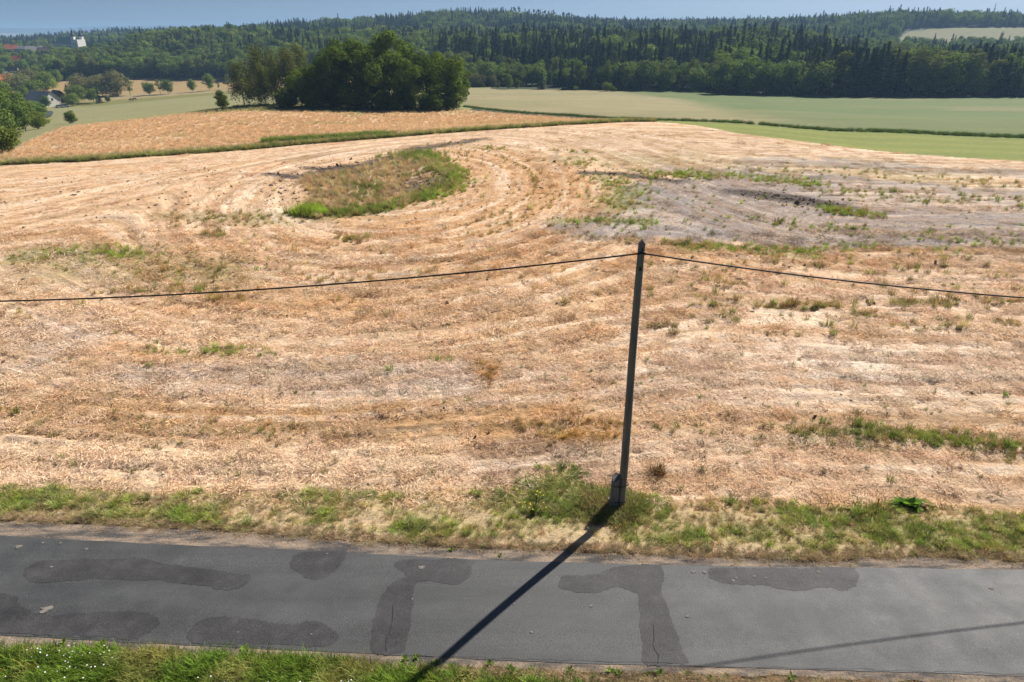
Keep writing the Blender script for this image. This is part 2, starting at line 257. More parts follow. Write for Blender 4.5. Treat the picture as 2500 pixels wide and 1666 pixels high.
def ground_colour(X, Y):
    """Colour of the ground cover, its coarseness and a code for what field it is."""
    n = X.size
    col = np.tile(np.array(PALE), (n, 1)); amp = np.ones(n)
    nz1 = fbm(X * 0.35, Y * 0.35, 3) - 0.5
    nz2 = fbm(X * 1.7, Y * 1.7, 11) - 0.5
    rag = nz1 * 1.3 + nz2 * 0.7
    al, ac = flow(X, Y)
    st = fbm(al * 0.035, ac * 0.55, 21, 5) - 0.5
    st2 = fbm(al * 0.07, ac * 2.0, 23, 4) - 0.5
    def mix(m, c):
        col[:] = col * (1 - m[:, None]) + np.array(c) * m[:, None]
    zone = np.zeros(n, int)
    inf = in_poly(X, Y, FIELD); zone[inf] = 1
    f = np.where(inf)[0]
    x, y = X[f], Y[f]
    sub = col[f]
    def mixf(m, c):
        sub[:] = sub * (1 - m[:, None]) + np.array(c) * m[:, None]
    mixf(sstep(0.0, 0.25, st[f]) * 0.40, ORANGE)
    mixf(sstep(0.0, -0.22, st[f]) * 0.35, WHITISH)
    for poly, c, soft, ragd, k in PATCHES:
        p = np.array(poly); m = soft + ragd
        q = (x > p[:, 0].min() - m) & (x < p[:, 0].max() + m) & (y > p[:, 1].min() - m) & (y < p[:, 1].max() + m)
        if not q.any(): continue
        sdv = poly_sd(x[q], y[q], poly) + ragd * 2.0 * rag[f][q] + ragd * 0.8 * st[f][q]
        mm = np.zeros(x.size); mm[q] = sstep(soft, -soft, sdv) * k
        mixf(mm, c)
    # worked rows, paler straw on the swaths and browner stubble between them
    lil = 1 - np.clip((sub[:, 0] - sub[:, 2]) / sub[:, 0] / 0.4, 0, 1) ** 3
    mixf(sstep(0.03, 0.18, st2[f]) * (0.60 - 0.35 * lil), (0.44, 0.265, 0.13))
    mixf(sstep(0.03, 0.18, -st2[f]) * (0.60 - 0.25 * lil), (0.86, 0.69, 0.53))
    fur = sstep(0.030, 0.006, np.abs(fbm(al[f] * 0.05, ac[f] * 0.9, 27, 3) - 0.5)) * sstep(0.25, 0.50, fbm(x * 0.08, y * 0.08, 29))
    mixf(fur * 0.65, (0.28, 0.19, 0.12))
    comb = sstep(0.2, 0.95, np.sin(ac[f] * 8.2 + 2.5 * (fbm(al[f] * 0.06, ac[f] * 0.2, 35) - 0.5) * 6)) * sstep(0.40, 0.60, fbm(x * 0.10, y * 0.16, 37))
    mixf(comb * 0.45 * (1 - 0.5 * lil), (0.40, 0.235, 0.11))
    for pts, hw, c, soft, ragd, k in STREAKS:
        p = np.array(pts); m = soft + ragd + hw
        q = (x > p[:, 0].min() - m) & (x < p[:, 0].max() + m) & (y > p[:, 1].min() - m) & (y < p[:, 1].max() + m)
        if not q.any(): continue
        dv = line_dist(x[q], y[q], pts) - hw + ragd * 1.6 * rag[f][q]
        mm = np.zeros(x.size); mm[q] = sstep(soft, -soft, dv) * k
        mixf(mm, c)
    col[f] = sub
    # verge between field and road
    vt = yline(VERGE_TOP, X) + 0.9 * nz2 + 0.5 * nz1
    nearside = (Y < 30)
    ver = nearside & (np.abs(X) < 90)
    m = np.where(ver, sstep(0.25, -0.35, Y - vt), 0.0)
    gpatch = sstep(-0.22, 0.18, fbm(X * 0.8, Y * 1.4, 41, 4) - 0.47)
    mix(m, (0.52, 0.39, 0.23)); mix(m * gpatch * 0.6, (0.26, 0.27, 0.08))
    zone[ver & (Y < vt)] = 2
    ng = yline(NEAR_GREEN, X) + 0.3 * nz2
    m = np.where(ver, sstep(0.10, -0.10, Y - ng), 0.0)
    mix(m, (0.13, 0.17, 0.03))
    m2 = np.where(ver, sstep(0.1, -0.1, np.abs(Y - (yline(SHOULDER_FAR, X) + 0.2)) - 0.25), 0)
    mix(m2 * 0.8, (0.50, 0.385, 0.25))
    m3 = np.where(ver & (Y < yline(ROAD_NEAR, X)) & (Y > ng), 1.0, 0.0)
    mix(m3 * 0.8, (0.40, 0.31, 0.20))
    # meadow of ripe grass
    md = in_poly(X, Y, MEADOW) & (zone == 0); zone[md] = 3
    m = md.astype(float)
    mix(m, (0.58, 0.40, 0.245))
    mix(m * sstep(-0.02, 0.2, fbm(X * 0.05, Y * 0.09, 51) - 0.5) * 0.6, (0.64, 0.48, 0.32))
    mix(m * sstep(0.10, 0.22, fbm(X * 0.06, Y * 0.12, 57) - 0.5) * 0.6, (0.36, 0.32, 0.14))
    fb = Y - np.interp(X, [p[0] for p in FIELD_FAR], [p[1] for p in FIELD_FAR])
    mix(m * sstep(11.0, 2.0, fb + 9 * nz1) * 0.7, (0.36, 0.32, 0.16))
    mix(m * sstep(2.0, 0.6, fb + 2 * nz1) * 0.9, (0.14, 0.18, 0.04))
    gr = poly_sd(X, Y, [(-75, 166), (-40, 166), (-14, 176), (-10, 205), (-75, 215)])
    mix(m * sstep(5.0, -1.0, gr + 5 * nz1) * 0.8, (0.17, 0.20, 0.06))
    # standing corn: pale on the left, green on the right
    cr = in_poly(X, Y, CROP) & (zone == 0); zone[cr] = 4
    m = cr.astype(float)
    ge = np.array(GREEN_EDGE); o = np.argsort(ge[:, 1])
    gx = np.interp(Y, ge[o, 1], ge[o, 0])
    gmask = sstep(-9, 9, X - gx + 14 * nz1)
    mix(m, (0.265, 0.228, 0.118))
    mix(m * gmask, (0.108, 0.148, 0.048))
    mix(m * gmask * sstep(0.02, 0.2, fbm(X * 0.012, Y * 0.05, 61) - 0.5) * 0.6, (0.20, 0.185, 0.09))
    cb = Y - np.interp(X, [p[0] for p in CROP_NEAR], [p[1] for p in CROP_NEAR])
    mix(m * sstep(5.0, 1.0, cb + 6 * nz1) * 0.5, (0.10, 0.14, 0.05))
    tram = sstep(0.7, 0.2, np.abs(((X * 0.55 + Y * 0.83 + 6 * (fbm(X * 0.01, Y * 0.01, 66) - 0.5)) % 24.0) - 12.0))
    mix(m * tram * 0.35, (0.09, 0.10, 0.045))
    mix(m * sstep(-0.05, 0.2, fbm(X * 0.02, Y * 0.035, 68, 5) - 0.5) * 0.35, (0.17, 0.165, 0.07))
    # mown bright strip between stubble and corn
    ls = (zone == 0) & (Y < 130) & (X > -25); zone[ls] = 5
    m = ls.astype(float)
    mix(m, (0.172, 0.20, 0.042))
    mix(m * sstep(-0.1, 0.3, np.sin(cb * 0.9 + 2 * nz1) * 0.3 + nz2 * 0.5) * 0.5, (0.245, 0.25, 0.06))
    # valley on the left: pale corn, pasture, hay fields
    vl = (zone == 0) & (X < -10) & (Y < 535) & (Y > 90); zone[vl] = 6
    m = vl.astype(float)
    ed = Y - (372 - 0.02 * (X + 200)) + 6 * nz1
    mix(m, (0.235, 0.225, 0.105))
    mix(m * sstep(-3, 3, ed), (0.185, 0.18, 0.055))
    mix(m * sstep(-4, 4, Y - 402 + 10 * nz1), (0.30, 0.235, 0.12))
    mix(m * sstep(-4, 4, Y - 436 + 0.06 * (X + 200)), (0.32, 0.225, 0.10))
    mix(m * sstep(-250, -262, X + (Y - 300) * 0.16 + 8 * nz1) * sstep(330, 345, Y) * sstep(450, 430, Y), (0.16, 0.17, 0.05))
    # the wood's floor and the clearing on the far hill
    wd = (zone == 0); zone[wd] = 7
    m = wd.astype(float)
    mix(m, (0.045, 0.055, 0.025))
    clr = in_poly(X, Y, CLEARING); mix((wd & clr).astype(float), (0.165, 0.16, 0.075))
    zone[wd & clr] = 8
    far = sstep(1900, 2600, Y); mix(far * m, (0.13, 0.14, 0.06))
    amp[:] = 1.0
    amp[zone == 2] = 0.7; amp[zone == 3] = 0.8; amp[np.isin(zone, (4, 6))] = 0.5; amp[zone == 5] = 0.6; amp[zone > 6] = 0.5
    return col, amp, zone

CLEARING = [(391.8, 790), (420.6, 830), (494.1, 935), (567.7, 955), (770.1, 965), (623.3, 780)]

# ------------------------------------------------------------------ materials
def new_mat(name):
    m = bpy.data.materials.new(name); m.use_nodes = True
    nt = m.node_tree
    b = nt.nodes['Principled BSDF']
    b.inputs['Specular IOR Level'].default_value = 0.2
    return m, nt, b

def node(nt, kind, **kw):
    n = nt.nodes.new(kind)
    for k, v in kw.items(): setattr(n, k, v)
    return n

def attr(nt, name, kind='GEOMETRY'):
    n = nt.nodes.new('ShaderNodeAttribute'); n.attribute_name = name; n.attribute_type = kind
    return n

def math_node(nt, op, a, b=None, c=None, clamp=False):
    n = nt.nodes.new('ShaderNodeMath'); n.operation = op; n.use_clamp = clamp
    for i, v in enumerate((a, b, c)):
        if v is None: continue
        if isinstance(v, (int, float)): n.inputs[i].default_value = v
        else: nt.links.new(v, n.inputs[i])
    return n.outputs[0]

def noise(nt, vec, scale, detail=4.0, rough=0.6, dist=0.0):
    n = nt.nodes.new('ShaderNodeTexNoise')
    n.inputs['Scale'].default_value = scale; n.inputs['Detail'].default_value = detail
    n.inputs['Roughness'].default_value = rough; n.inputs['Distortion'].default_value = dist
    if vec is not None: nt.links.new(vec, n.inputs['Vector'])
    return n.outputs['Fac']

def mapping(nt, vec, scale=(1, 1, 1), loc=(0, 0, 0)):
    n = nt.nodes.new('ShaderNodeMapping'); n.inputs['Scale'].default_value = scale; n.inputs['Location'].default_value = loc
    nt.links.new(vec, n.inputs['Vector']); return n.outputs['Vector']

def maprange(nt, v, a, b, c, d):
    n = nt.nodes.new('ShaderNodeMapRange')
    n.inputs['From Min'].default_value = a; n.inputs['From Max'].default_value = b
    n.inputs['To Min'].default_value = c; n.inputs['To Max'].default_value = d
    nt.links.new(v, n.inputs['Value']); return n.outputs['Result']

def mixcol(nt, fac, a, b, mode='MIX'):
    n = nt.nodes.new('ShaderNodeMix'); n.data_type = 'RGBA'; n.blend_type = mode
    if isinstance(fac, (int, float)): n.inputs['Factor'].default_value = fac
    else: nt.links.new(fac, n.inputs['Factor'])
    for s, v in (('A', a), ('B', b)):
        i = [q for q in n.inputs if q.name == s and q.type == 'RGBA'][0]
        if isinstance(v, tuple): i.default_value = (*v[:3], 1)
        else: nt.links.new(v, i)
    return [q for q in n.outputs if q.type == 'RGBA'][0]

def scale_col(nt, colour, val):
    n = nt.nodes.new('ShaderNodeVectorMath'); n.operation = 'SCALE'
    nt.links.new(colour, n.inputs[0])
    if isinstance(val, (int, float)): n.inputs['Scale'].default_value = val
    else: nt.links.new(val, n.inputs['Scale'])
    return n.outputs[0]

def ground_material():
    m, nt, b = new_mat('ground_cover')
    c = attr(nt, 'col'); amp = attr(nt, 'amp').outputs['Fac']; fl = attr(nt, 'flw').outputs['Vector']
    pos = nt.nodes.new('ShaderNodeNewGeometry').outputs['Position']
    n1 = noise(nt, mapping(nt, fl, (1.3, 3.2, 1)), 1.0, 7, 0.7, 0.6)
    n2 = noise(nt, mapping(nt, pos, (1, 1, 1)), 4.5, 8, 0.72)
    n3 = noise(nt, pos, 22.0, 4, 0.7)
    n4 = noise(nt, pos, 0.09, 5, 0.6)
    h = math_node(nt, 'ADD', math_node(nt, 'MULTIPLY', n1, 0.45), math_node(nt, 'ADD', math_node(nt, 'MULTIPLY', n2, 0.4), math_node(nt, 'MULTIPLY', n3, 0.15)))
    dev = math_node(nt, 'MULTIPLY', math_node(nt, 'SUBTRACT', h, 0.5), math_node(nt, 'MULTIPLY', amp, 3.4))
    val = math_node(nt, 'ADD', 1.05, dev)
    val = math_node(nt, 'MULTIPLY', val, maprange(nt, n4, 0.3, 0.7, 0.92, 1.08))
    val = math_node(nt, 'MAXIMUM', val, 0.3)
    colour = scale_col(nt, c.outputs['Color'], val)
    soil = maprange(nt, n2, 0.36, 0.44, 1.0, 0.0)  # soil gaps between straws, their shade painted in as dark flecks
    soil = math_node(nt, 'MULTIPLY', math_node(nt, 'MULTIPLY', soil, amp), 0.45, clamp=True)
    colour = mixcol(nt, soil, colour, scale_col(nt, c.outputs['Color'], 0.45))  # shaded gaps: the cover's own colour, darkened
    nt.links.new(colour, b.inputs['Base Color'])
    b.inputs['Roughness'].default_value = 0.95
    bump = nt.nodes.new('ShaderNodeBump'); bump.inputs['Strength'].default_value = 0.9
    nt.links.new(math_node(nt, 'MULTIPLY', amp, 0.30), bump.inputs['Distance'])
    nt.links.new(h, bump.inputs['Height']); nt.links.new(bump.outputs['Normal'], b.inputs['Normal'])
    return m
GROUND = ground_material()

# ------------------------------------------------------------------ object helpers
def tag(o, label=None, cat=None, group=None, kind=None):
    if label: o['label'] = label
    if cat: o['category'] = cat
    if group: o['group'] = group
    if kind: o['kind'] = kind
    return o

def link(name, me, mat=None, parent=None, loc=None):
    o = bpy.data.objects.new(name, me)
    if mat is not None and me is not None and len(me.materials) == 0:
        for q in (mat if isinstance(mat, (list, tuple)) else [mat]): me.materials.append(q)
    COL.objects.link(o)
    if parent is not None: o.parent = parent
    if loc is not None: o.location = loc
    return o

def empty(name, loc=(0, 0, 0), rz=0.0):
    o = bpy.data.objects.new(name, None); COL.objects.link(o)
    o.location = loc; o.rotation_euler = (0, 0, rz); o.empty_display_size = 0.3
    return o

def mesh_np(name, verts, faces, attrs=None, smooth=False):
    """faces: (n,3) or (n,4) int array."""
    me = bpy.data.meshes.new(name)
    verts = np.asarray(verts, np.float32); faces = np.asarray(faces, np.int32)
    k = faces.shape[1]
    me.vertices.add(len(verts)); me.vertices.foreach_set('co', verts.ravel())
    me.loops.add(faces.size); me.loops.foreach_set('vertex_index', faces.ravel())
    me.polygons.add(len(faces)); me.polygons.foreach_set('loop_start', np.arange(0, faces.size, k, dtype=np.int32))
    if smooth: me.polygons.foreach_set('use_smooth', np.ones(len(faces), bool))
    me.update(calc_edges=True)
    for nm, arr in (attrs or {}).items():
        arr = np.asarray(arr, np.float32)
        if arr.ndim == 1:
            a = me.attributes.new(nm, 'FLOAT', 'POINT'); a.data.foreach_set('value', arr)
        elif arr.shape[1] == 3:
            a = me.attributes.new(nm, 'FLOAT_VECTOR', 'POINT'); a.data.foreach_set('vector', arr.ravel())
        else:
            a = me.attributes.new(nm, 'FLOAT_COLOR', 'POINT'); a.data.foreach_set('color', arr.ravel())
    return me

# ------------------------------------------------------------------ the ground, one sheet cut into its fields
def relief(X, Y, zone):
    al, ac = flow(X, Y)
    near = sstep(115, 60, Y)
    z = (fbm(al * 0.25, ac * 2.0, 71, 4) - 0.5) * 0.26 * near
    z += 0.030 * np.sin(ac * 8.2 + 2.5 * (fbm(al * 0.06, ac * 0.2, 35) - 0.5) * 6) * sstep(70, 40, Y)
    z += (fbm(X * 3.1, Y * 3.1, 77, 3) - 0.5) * 0.17 * sstep(60, 30, Y)
    z = np.where(zone == 1, z, 0.0)
    z += np.where(zone == 2, (fbm(X * 2.0, Y * 2.0, 79, 3) - 0.5) * 0.12, 0.0)
    # the carriageway lies in a shallow bed
    on = (Y < yline(SHOULDER_FAR, X) + 0.05) & (Y > yline(SHOULDER_NEAR, X) - 0.05) & (np.abs(X) < 90)
    z = np.where(on, -0.05, z)
    return z

def build_ground():
    rows = np.concatenate([np.linspace(-60, 6, 12)[:-1], np.geomspace(6, 200, 520)[:-1], np.geomspace(200, 2200, 230)[:-1], np.geomspace(2200, 16000, 24)])
    cols = np.linspace(-1, 1, 561)
    YY = np.repeat(rows[:, None], len(cols), 1)
    half = 22 + 0.9 * np.maximum(YY, 0) + np.where(YY < 6, 20, 0) * 0
    XX = cols[None, :] * half
    x = XX.ravel(); y = YY.ravel()
    col, amp, zone = ground_colour(x, y)
    z = height(x, y) + relief(x, y, zone)
    z = np.where(y > 2500, z - 5, z)
    nr, nc = len(rows), len(cols)
    i = np.arange(nr * nc).reshape(nr, nc)
    quads = np.stack([i[:-1, :-1], i[:-1, 1:], i[1:, 1:], i[1:, :-1]], -1).reshape(-1, 4)
    qz = zone[quads[:, 2]]
    al, ac = flow(x, y)
    rgba = np.concatenate([col, np.ones((len(x), 1))], 1)
    fl = np.stack([al, ac, np.zeros_like(al)], 1)
    co = np.stack([x, y, z], 1)
    names = {1: ('stubble_field', 'pale mown straw stubble field across the middle of the picture', 'field'),
             2: ('grass_verge', 'ragged green and straw coloured verges along the asphalt road', 'verge'),
             3: ('meadow', 'orange ripe grass meadow in front of the dark grove', 'meadow'),
             4: ('grain_field', 'smooth pale and green grain field below the forest on the right', 'field'),
             5: ('mown_strip', 'bright yellow-green mown strip between stubble and grain field', 'field'),
             6: ('valley_field', 'pale hay fields and pasture in the valley on the left', 'field'),
             7: ('forest_floor', 'dark wooded slopes and distant ground under the forest', 'terrain'),
             8: ('hill_clearing', 'pale green clearing on the wooded hill at the far right', 'field')}
    for zc, (nm, lab, cat) in names.items():
        q = quads[qz == zc] if zc != 7 else quads[(qz == 7) | (qz == 0)]
        if len(q) == 0: continue
        used, inv = np.unique(q, return_inverse=True)
        me = mesh_np(nm, co[used], inv.reshape(-1, 4), {'col': rgba[used], 'amp': amp[used], 'flw': fl[used]}, smooth=True)
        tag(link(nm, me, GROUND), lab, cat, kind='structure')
build_ground()

# far blue hills beyond the valley
def far_hills():
    xs = np.linspace(-9500, 3000, 160); ds = np.array([6200, 6800, 7500, 8200, 9000, 10500])
    prof = np.interp(xs, [-9500, -6800, -6000, -5400, -4800, -4300, -3700, -3000, 0, 3000], [60, 70, 78, 84, 78, 98, 108, 92, 55, 40])
    v = []
    for k, d in enumerate(ds):
        w = (0.02, 0.3, 0.7, 1.0, 0.9, 0.3)[k]
        for x, p in zip(xs, prof):
            v.append((x * d / 8000.0, d, -20 + (p + 20 + 12 * (fbm(np.array([x * .002]), np.array([k * 1.0]), 5)[0] - .5)) * w))
    n = len(xs); f = [(k * n + i, k * n + i + 1, (k + 1) * n + i + 1, (k + 1) * n + i) for k in range(len(ds) - 1) for i in range(n - 1)]
    me = mesh_np('far_hills', v, f, smooth=True)
    m, nt, b = new_mat('far_wooded_land')
    pos = nt.nodes.new('ShaderNodeNewGeometry').outputs['Position']
    nn = noise(nt, mapping(nt, pos, (0.0016, 0.0040, 0.0)), 1.0, 4, 0.6)
    low = maprange(nt, nt.nodes.new('ShaderNodeSeparateXYZ').outputs['Z'], 20, 45, 1, 0)
    sep = [q for q in nt.nodes if q.bl_idname == 'ShaderNodeSeparateXYZ'][0]; nt.links.new(pos, sep.inputs[0])
    fac = math_node(nt, 'MULTIPLY', maprange(nt, nn, 0.5, 0.56, 0, 1), low, clamp=True)
    nt.links.new(mixcol(nt, fac, (0.045, 0.06, 0.035), (0.42, 0.37, 0.25)), b.inputs['Base Color']); b.inputs['Roughness'].default_value = 1
    tag(link('far_hills', me, m), 'low blue hills on the far left horizon', 'hills', kind='structure')
far_hills()

# ------------------------------------------------------------------ road
def asphalt(name, base, spots=0.5, spec=0.42, worn=False):
    m, nt, b = new_mat(name)
    pos = nt.nodes.new('ShaderNodeNewGeometry').outputs['Position']
    n1 = noise(nt, pos, 45.0, 3, 0.75); n2 = noise(nt, pos, 1.1, 6, 0.65); n3 = noise(nt, mapping(nt, pos, (0.25, 1.6, 1)), 1.0, 4, 0.6)
    v = math_node(nt, 'MULTIPLY', maprange(nt, n1, 0.3, 0.7, 0.42, 1.58), maprange(nt, n2, 0.3, 0.7, 0.80, 1.20))
    v = math_node(nt, 'MULTIPLY', v, maprange(nt, n3, 0.3, 0.7, 0.80, 1.20))
    rgb = nt.nodes.new('ShaderNodeRGB'); rgb.outputs[0].default_value = (*base, 1)
    c = scale_col(nt, rgb.outputs[0], v)
    if worn:
        n5 = noise(nt, pos, 2.3, 7, 0.75)
        c = mixcol(nt, math_node(nt, 'MULTIPLY', maprange(nt, n5, 0.46, 0.62, 0, 1), 0.7, clamp=True), c, scale_col(nt, c, 1.42))
    vor = nt.nodes.new('ShaderNodeTexVoronoi'); vor.inputs['Scale'].default_value = 26.0; nt.links.new(pos, vor.inputs['Vector'])
    sp = math_node(nt, 'MULTIPLY', math_node(nt, 'LESS_THAN', vor.outputs['Distance'], 0.16), math_node(nt, 'GREATER_THAN', noise(nt, pos, 9.0, 2, 0.5), 0.60))
    c = mixcol(nt, math_node(nt, 'MULTIPLY', sp, spots), c, (0.34, 0.32, 0.30))
    nt.links.new(c, b.inputs['Base Color'])
    nt.links.new(maprange(nt, n2, 0.3, 0.7, 0.50, 0.72), b.inputs['Roughness']); b.inputs['Specular IOR Level'].default_value = spec
    bu = nt.nodes.new('ShaderNodeBump'); bu.inputs['Strength'].default_value = 0.55; bu.inputs['Distance'].default_value = 0.02
    nt.links.new(n1, bu.inputs['Height']); nt.links.new(bu.outputs['Normal'], b.inputs['Normal'])
    return m
ASPHALT = asphalt('asphalt', (0.0625, 0.0645, 0.066), 0.5)
PATCH = asphalt('asphalt_patch', (0.050, 0.049, 0.0505), 0.3, 0.22, True)
def gravel_mat():
    m, nt, b = new_mat('gravel')
    pos = nt.nodes.new('ShaderNodeNewGeometry').outputs['Position']
    n1 = noise(nt, pos, 20.0, 6, 0.75); n2 = noise(nt, mapping(nt, pos, (0.6, 2.5, 1)), 1.3, 6, 0.7)
    c = mixcol(nt, maprange(nt, n2, 0.40, 0.60, 0, 1), (0.085, 0.078, 0.075), (0.31, 0.24, 0.18))
    c = scale_col(nt, c, maprange(nt, n1, 0.3, 0.7, 0.6, 1.4))
    nt.links.new(c, b.inputs['Base Color']); b.inputs['Roughness'].default_value = 0.95
    bu = nt.nodes.new('ShaderNodeBump'); bu.inputs['Strength'].default_value = 0.8; bu.inputs['Distance'].default_value = 0.03
    nt.links.new(n1, bu.inputs['Height']); nt.links.new(bu.outputs['Normal'], b.inputs['Normal'])
    return m
GRAVEL = gravel_mat()

def strip(name, lo, hi, z, mat, step=0.25, rag_lo=0.0, rag_hi=0.0, rows=8, crown=0.0, seed=1):
    xs = np.arange(-60, 60.01, step)
    a = yline(lo, xs) + rag_lo * (fbm(xs * 1.6, xs * 0 + 3, seed, 5, 0.7) - 0.5) * 2
    b_ = yline(hi, xs) + rag_hi * (fbm(xs * 1.6, xs * 0 + 9, seed + 5, 5, 0.7) - 0.5) * 2
    b_ = np.maximum(b_, a + 0.03)
    v = []
    for r in range(rows + 1):
        q = r / rows
        v.append(np.stack([xs, a + (b_ - a) * q, np.full_like(xs, z) + crown * 4 * q * (1 - q) + hgt_side(xs)], 1))
    v = np.concatenate(v); n = len(xs)
    f = [(r * n + i, r * n + i + 1, (r + 1) * n + i + 1, (r + 1) * n + i) for r in range(rows) for i in range(n - 1)]
    return mesh_np(name, v, np.array(f), smooth=True)
def hgt_side(xs):
    return height(xs, np.full_like(xs, 12.0))

tag(link('road_shoulder', strip('road_shoulder', ROAD_FAR, SHOULDER_FAR, 0.008, GRAVEL, 0.1, 0.0, 0.16, 3, seed=3), GRAVEL), 'dark gravelly shoulder along the far edge of the road', 'shoulder', kind='structure')
tag(link('road_shoulder', strip('road_shoulder', SHOULDER_NEAR, ROAD_NEAR, 0.008, GRAVEL, 0.1, 0.12, 0.0, 3, seed=8), GRAVEL), 'crumbling shoulder along the near edge of the road', 'shoulder', kind='structure')
road = tag(link('road', strip('road', ROAD_NEAR, ROAD_FAR, 0.016, ASPHALT, 0.25, 0.02, 0.025, 10, 0.03, seed=5), ASPHALT), 'narrow grey asphalt country road with darker repair patches', 'road', kind='structure')

def road_z(x, y):
    a = yline(ROAD_NEAR, np.array([x]))[0]; b_ = yline(ROAD_FAR, np.array([x]))[0]
    q = min(max((y - a) / (b_ - a), 0), 1)
    return 0.016 + 0.03 * 4 * q * (1 - q) + float(hgt_side(np.array([x]))[0])

def smooth_outline(poly, n=6, rag=0.02, seed=1):
    p = np.array(poly); out = []
    m = len(p)
    for i in range(m):
        p0, p1, p2, p3 = p[i - 1], p[i], p[(i + 1) % m], p[(i + 2) % m]
        for k in range(n):
            q = k / n
            out.append(0.5 * ((2 * p1) + (-p0 + p2) * q + (2 * p0 - 5 * p1 + 4 * p2 - p3) * q * q + (-p0 + 3 * p1 - 3 * p2 + p3) * q ** 3))
    out = np.array(out)
    out += (np.stack([fbm(out[:, 0] * 2.5, out[:, 1] * 2.5, seed, 6, 0.8), fbm(out[:, 0] * 2.5, out[:, 1] * 2.5, seed + 7, 6, 0.8)], 1) - 0.5) * 4 * rag
    return out

import bmesh
def flat_piece(name, outline, dz, mat, parent, label=None):
    """A thin sheet cut to an outline that lies on the road surface."""
    bm = bmesh.new()
    vsx = [bm.verts.new((x, y, 0)) for x, y in outline]
    f = bm.faces.new(vsx)
    bmesh.ops.triangulate(bm, faces=[f])
    bmesh.ops.subdivide_edges(bm, edges=[e for e in bm.edges if e.calc_length() > 0.7], cuts=3, use_grid_fill=True)
    bmesh.ops.triangulate(bm, faces=bm.faces[:])
    for v in bm.verts: v.co.z = road_z(v.co.x, v.co.y) + dz
    bmesh.ops.recalc_face_normals(bm, faces=bm.faces[:])
    for f in bm.faces:
        if f.normal.z < 0: f.normal_flip()
    me = bpy.data.meshes.new(name); bm.to_mesh(me); bm.free()
    o = link(name, me, mat, parent)
    if label: o['label'] = label
    return o
PATCH_OUTLINES = [
    ([(-11.909, 12.900), (-11.832, 13.200), (-11.227, 13.300), (-9.290, 13.350), (-8.633, 13.200), (-7.176, 12.950), (-6.371, 12.750), (-6.395, 12.500), (-6.620, 12.300), (-7.335, 12.400), (-8.545, 12.600), (-9.702, 12.650), (-10.611, 12.600), (-11.335, 12.550), (-11.721, 12.700)], 'long dark repair patch on the left of the road'),
    ([(-5.488, 13.500), (-5.253, 13.650), (-4.259, 13.650), (-4.201, 13.400), (-4.359, 12.900), (-4.601, 12.650), (-4.951, 12.700), (-5.384, 13.000), (-5.518, 13.200)], 'rounded dark repair patch at the far road edge'),
    ([(-12.990, 12.250), (-12.032, 12.200), (-11.597, 12.100), (-11.262, 11.850), (-10.534, 11.550), (-8.631, 11.650), (-8.020, 11.500), (-7.835, 11.250), (-8.103, 10.950), (-8.418, 10.900), (-11.253, 11.050), (-12.145, 11.100)], 'wide dark repair patch at the left near edge'),
    ([(-7.068, 11.250), (-6.831, 11.450), (-6.430, 11.500), (-5.492, 11.350), (-5.116, 11.250), (-4.515, 11.350), (-4.258, 11.300), (-3.851, 11.050), (-3.779, 10.900), (-3.970, 10.700), (-4.610, 10.700), (-6.837, 10.800)], 'long dark repair patch at the near road edge'),
    ([(-2.874, 13.250), (-2.576, 13.350), (-1.085, 13.350), (-0.954, 13.100), (-1.116, 12.600), (-1.405, 12.450), (-1.789, 12.550), (-2.128, 12.550), (-2.291, 12.500), (-2.298, 12.000), (-2.268, 11.350), (-2.280, 10.700), (-2.352, 10.500), (-2.960, 10.550), (-3.069, 10.950), (-3.075, 11.750), (-2.978, 12.250), (-2.803, 12.550), (-2.606, 12.750), (-2.825, 13.050)], 'hook shaped dark repair patch left of the pole shadow'),
    ([(1.147, 12.650), (1.347, 12.800), (1.994, 12.800), (2.610, 13.100), (3.003, 13.150), (3.665, 13.150), (3.649, 12.700), (3.534, 12.400), (3.554, 11.850), (3.604, 11.100), (3.594, 10.750), (3.685, 10.400), (3.645, 10.300), (2.765, 10.250), (2.844, 11.100), (2.945, 11.900), (2.923, 12.200), (2.687, 12.350), (2.510, 12.400), (2.236, 12.300), (1.744, 12.200), (1.199, 12.300), (1.100, 12.500)], 'hook shaped dark repair patch right of the pole shadow'),
    ([(4.771, 12.900), (4.999, 13.050), (6.233, 13.050), (8.171, 13.050), (8.395, 12.950), (8.349, 12.700), (8.100, 12.400), (7.798, 12.300), (7.434, 12.400), (6.946, 12.300), (6.536, 12.300), (6.264, 12.350), (6.033, 12.450), (5.512, 12.450), (5.051, 12.550), (4.790, 12.700)], 'rounded oblong dark repair patch at the far right edge'),
]
for k, (pl, lab) in enumerate(PATCH_OUTLINES):
    flat_piece('asphalt_patch', smooth_outline(pl, 26, 0.05, k), 0.004, PATCH, road, lab)

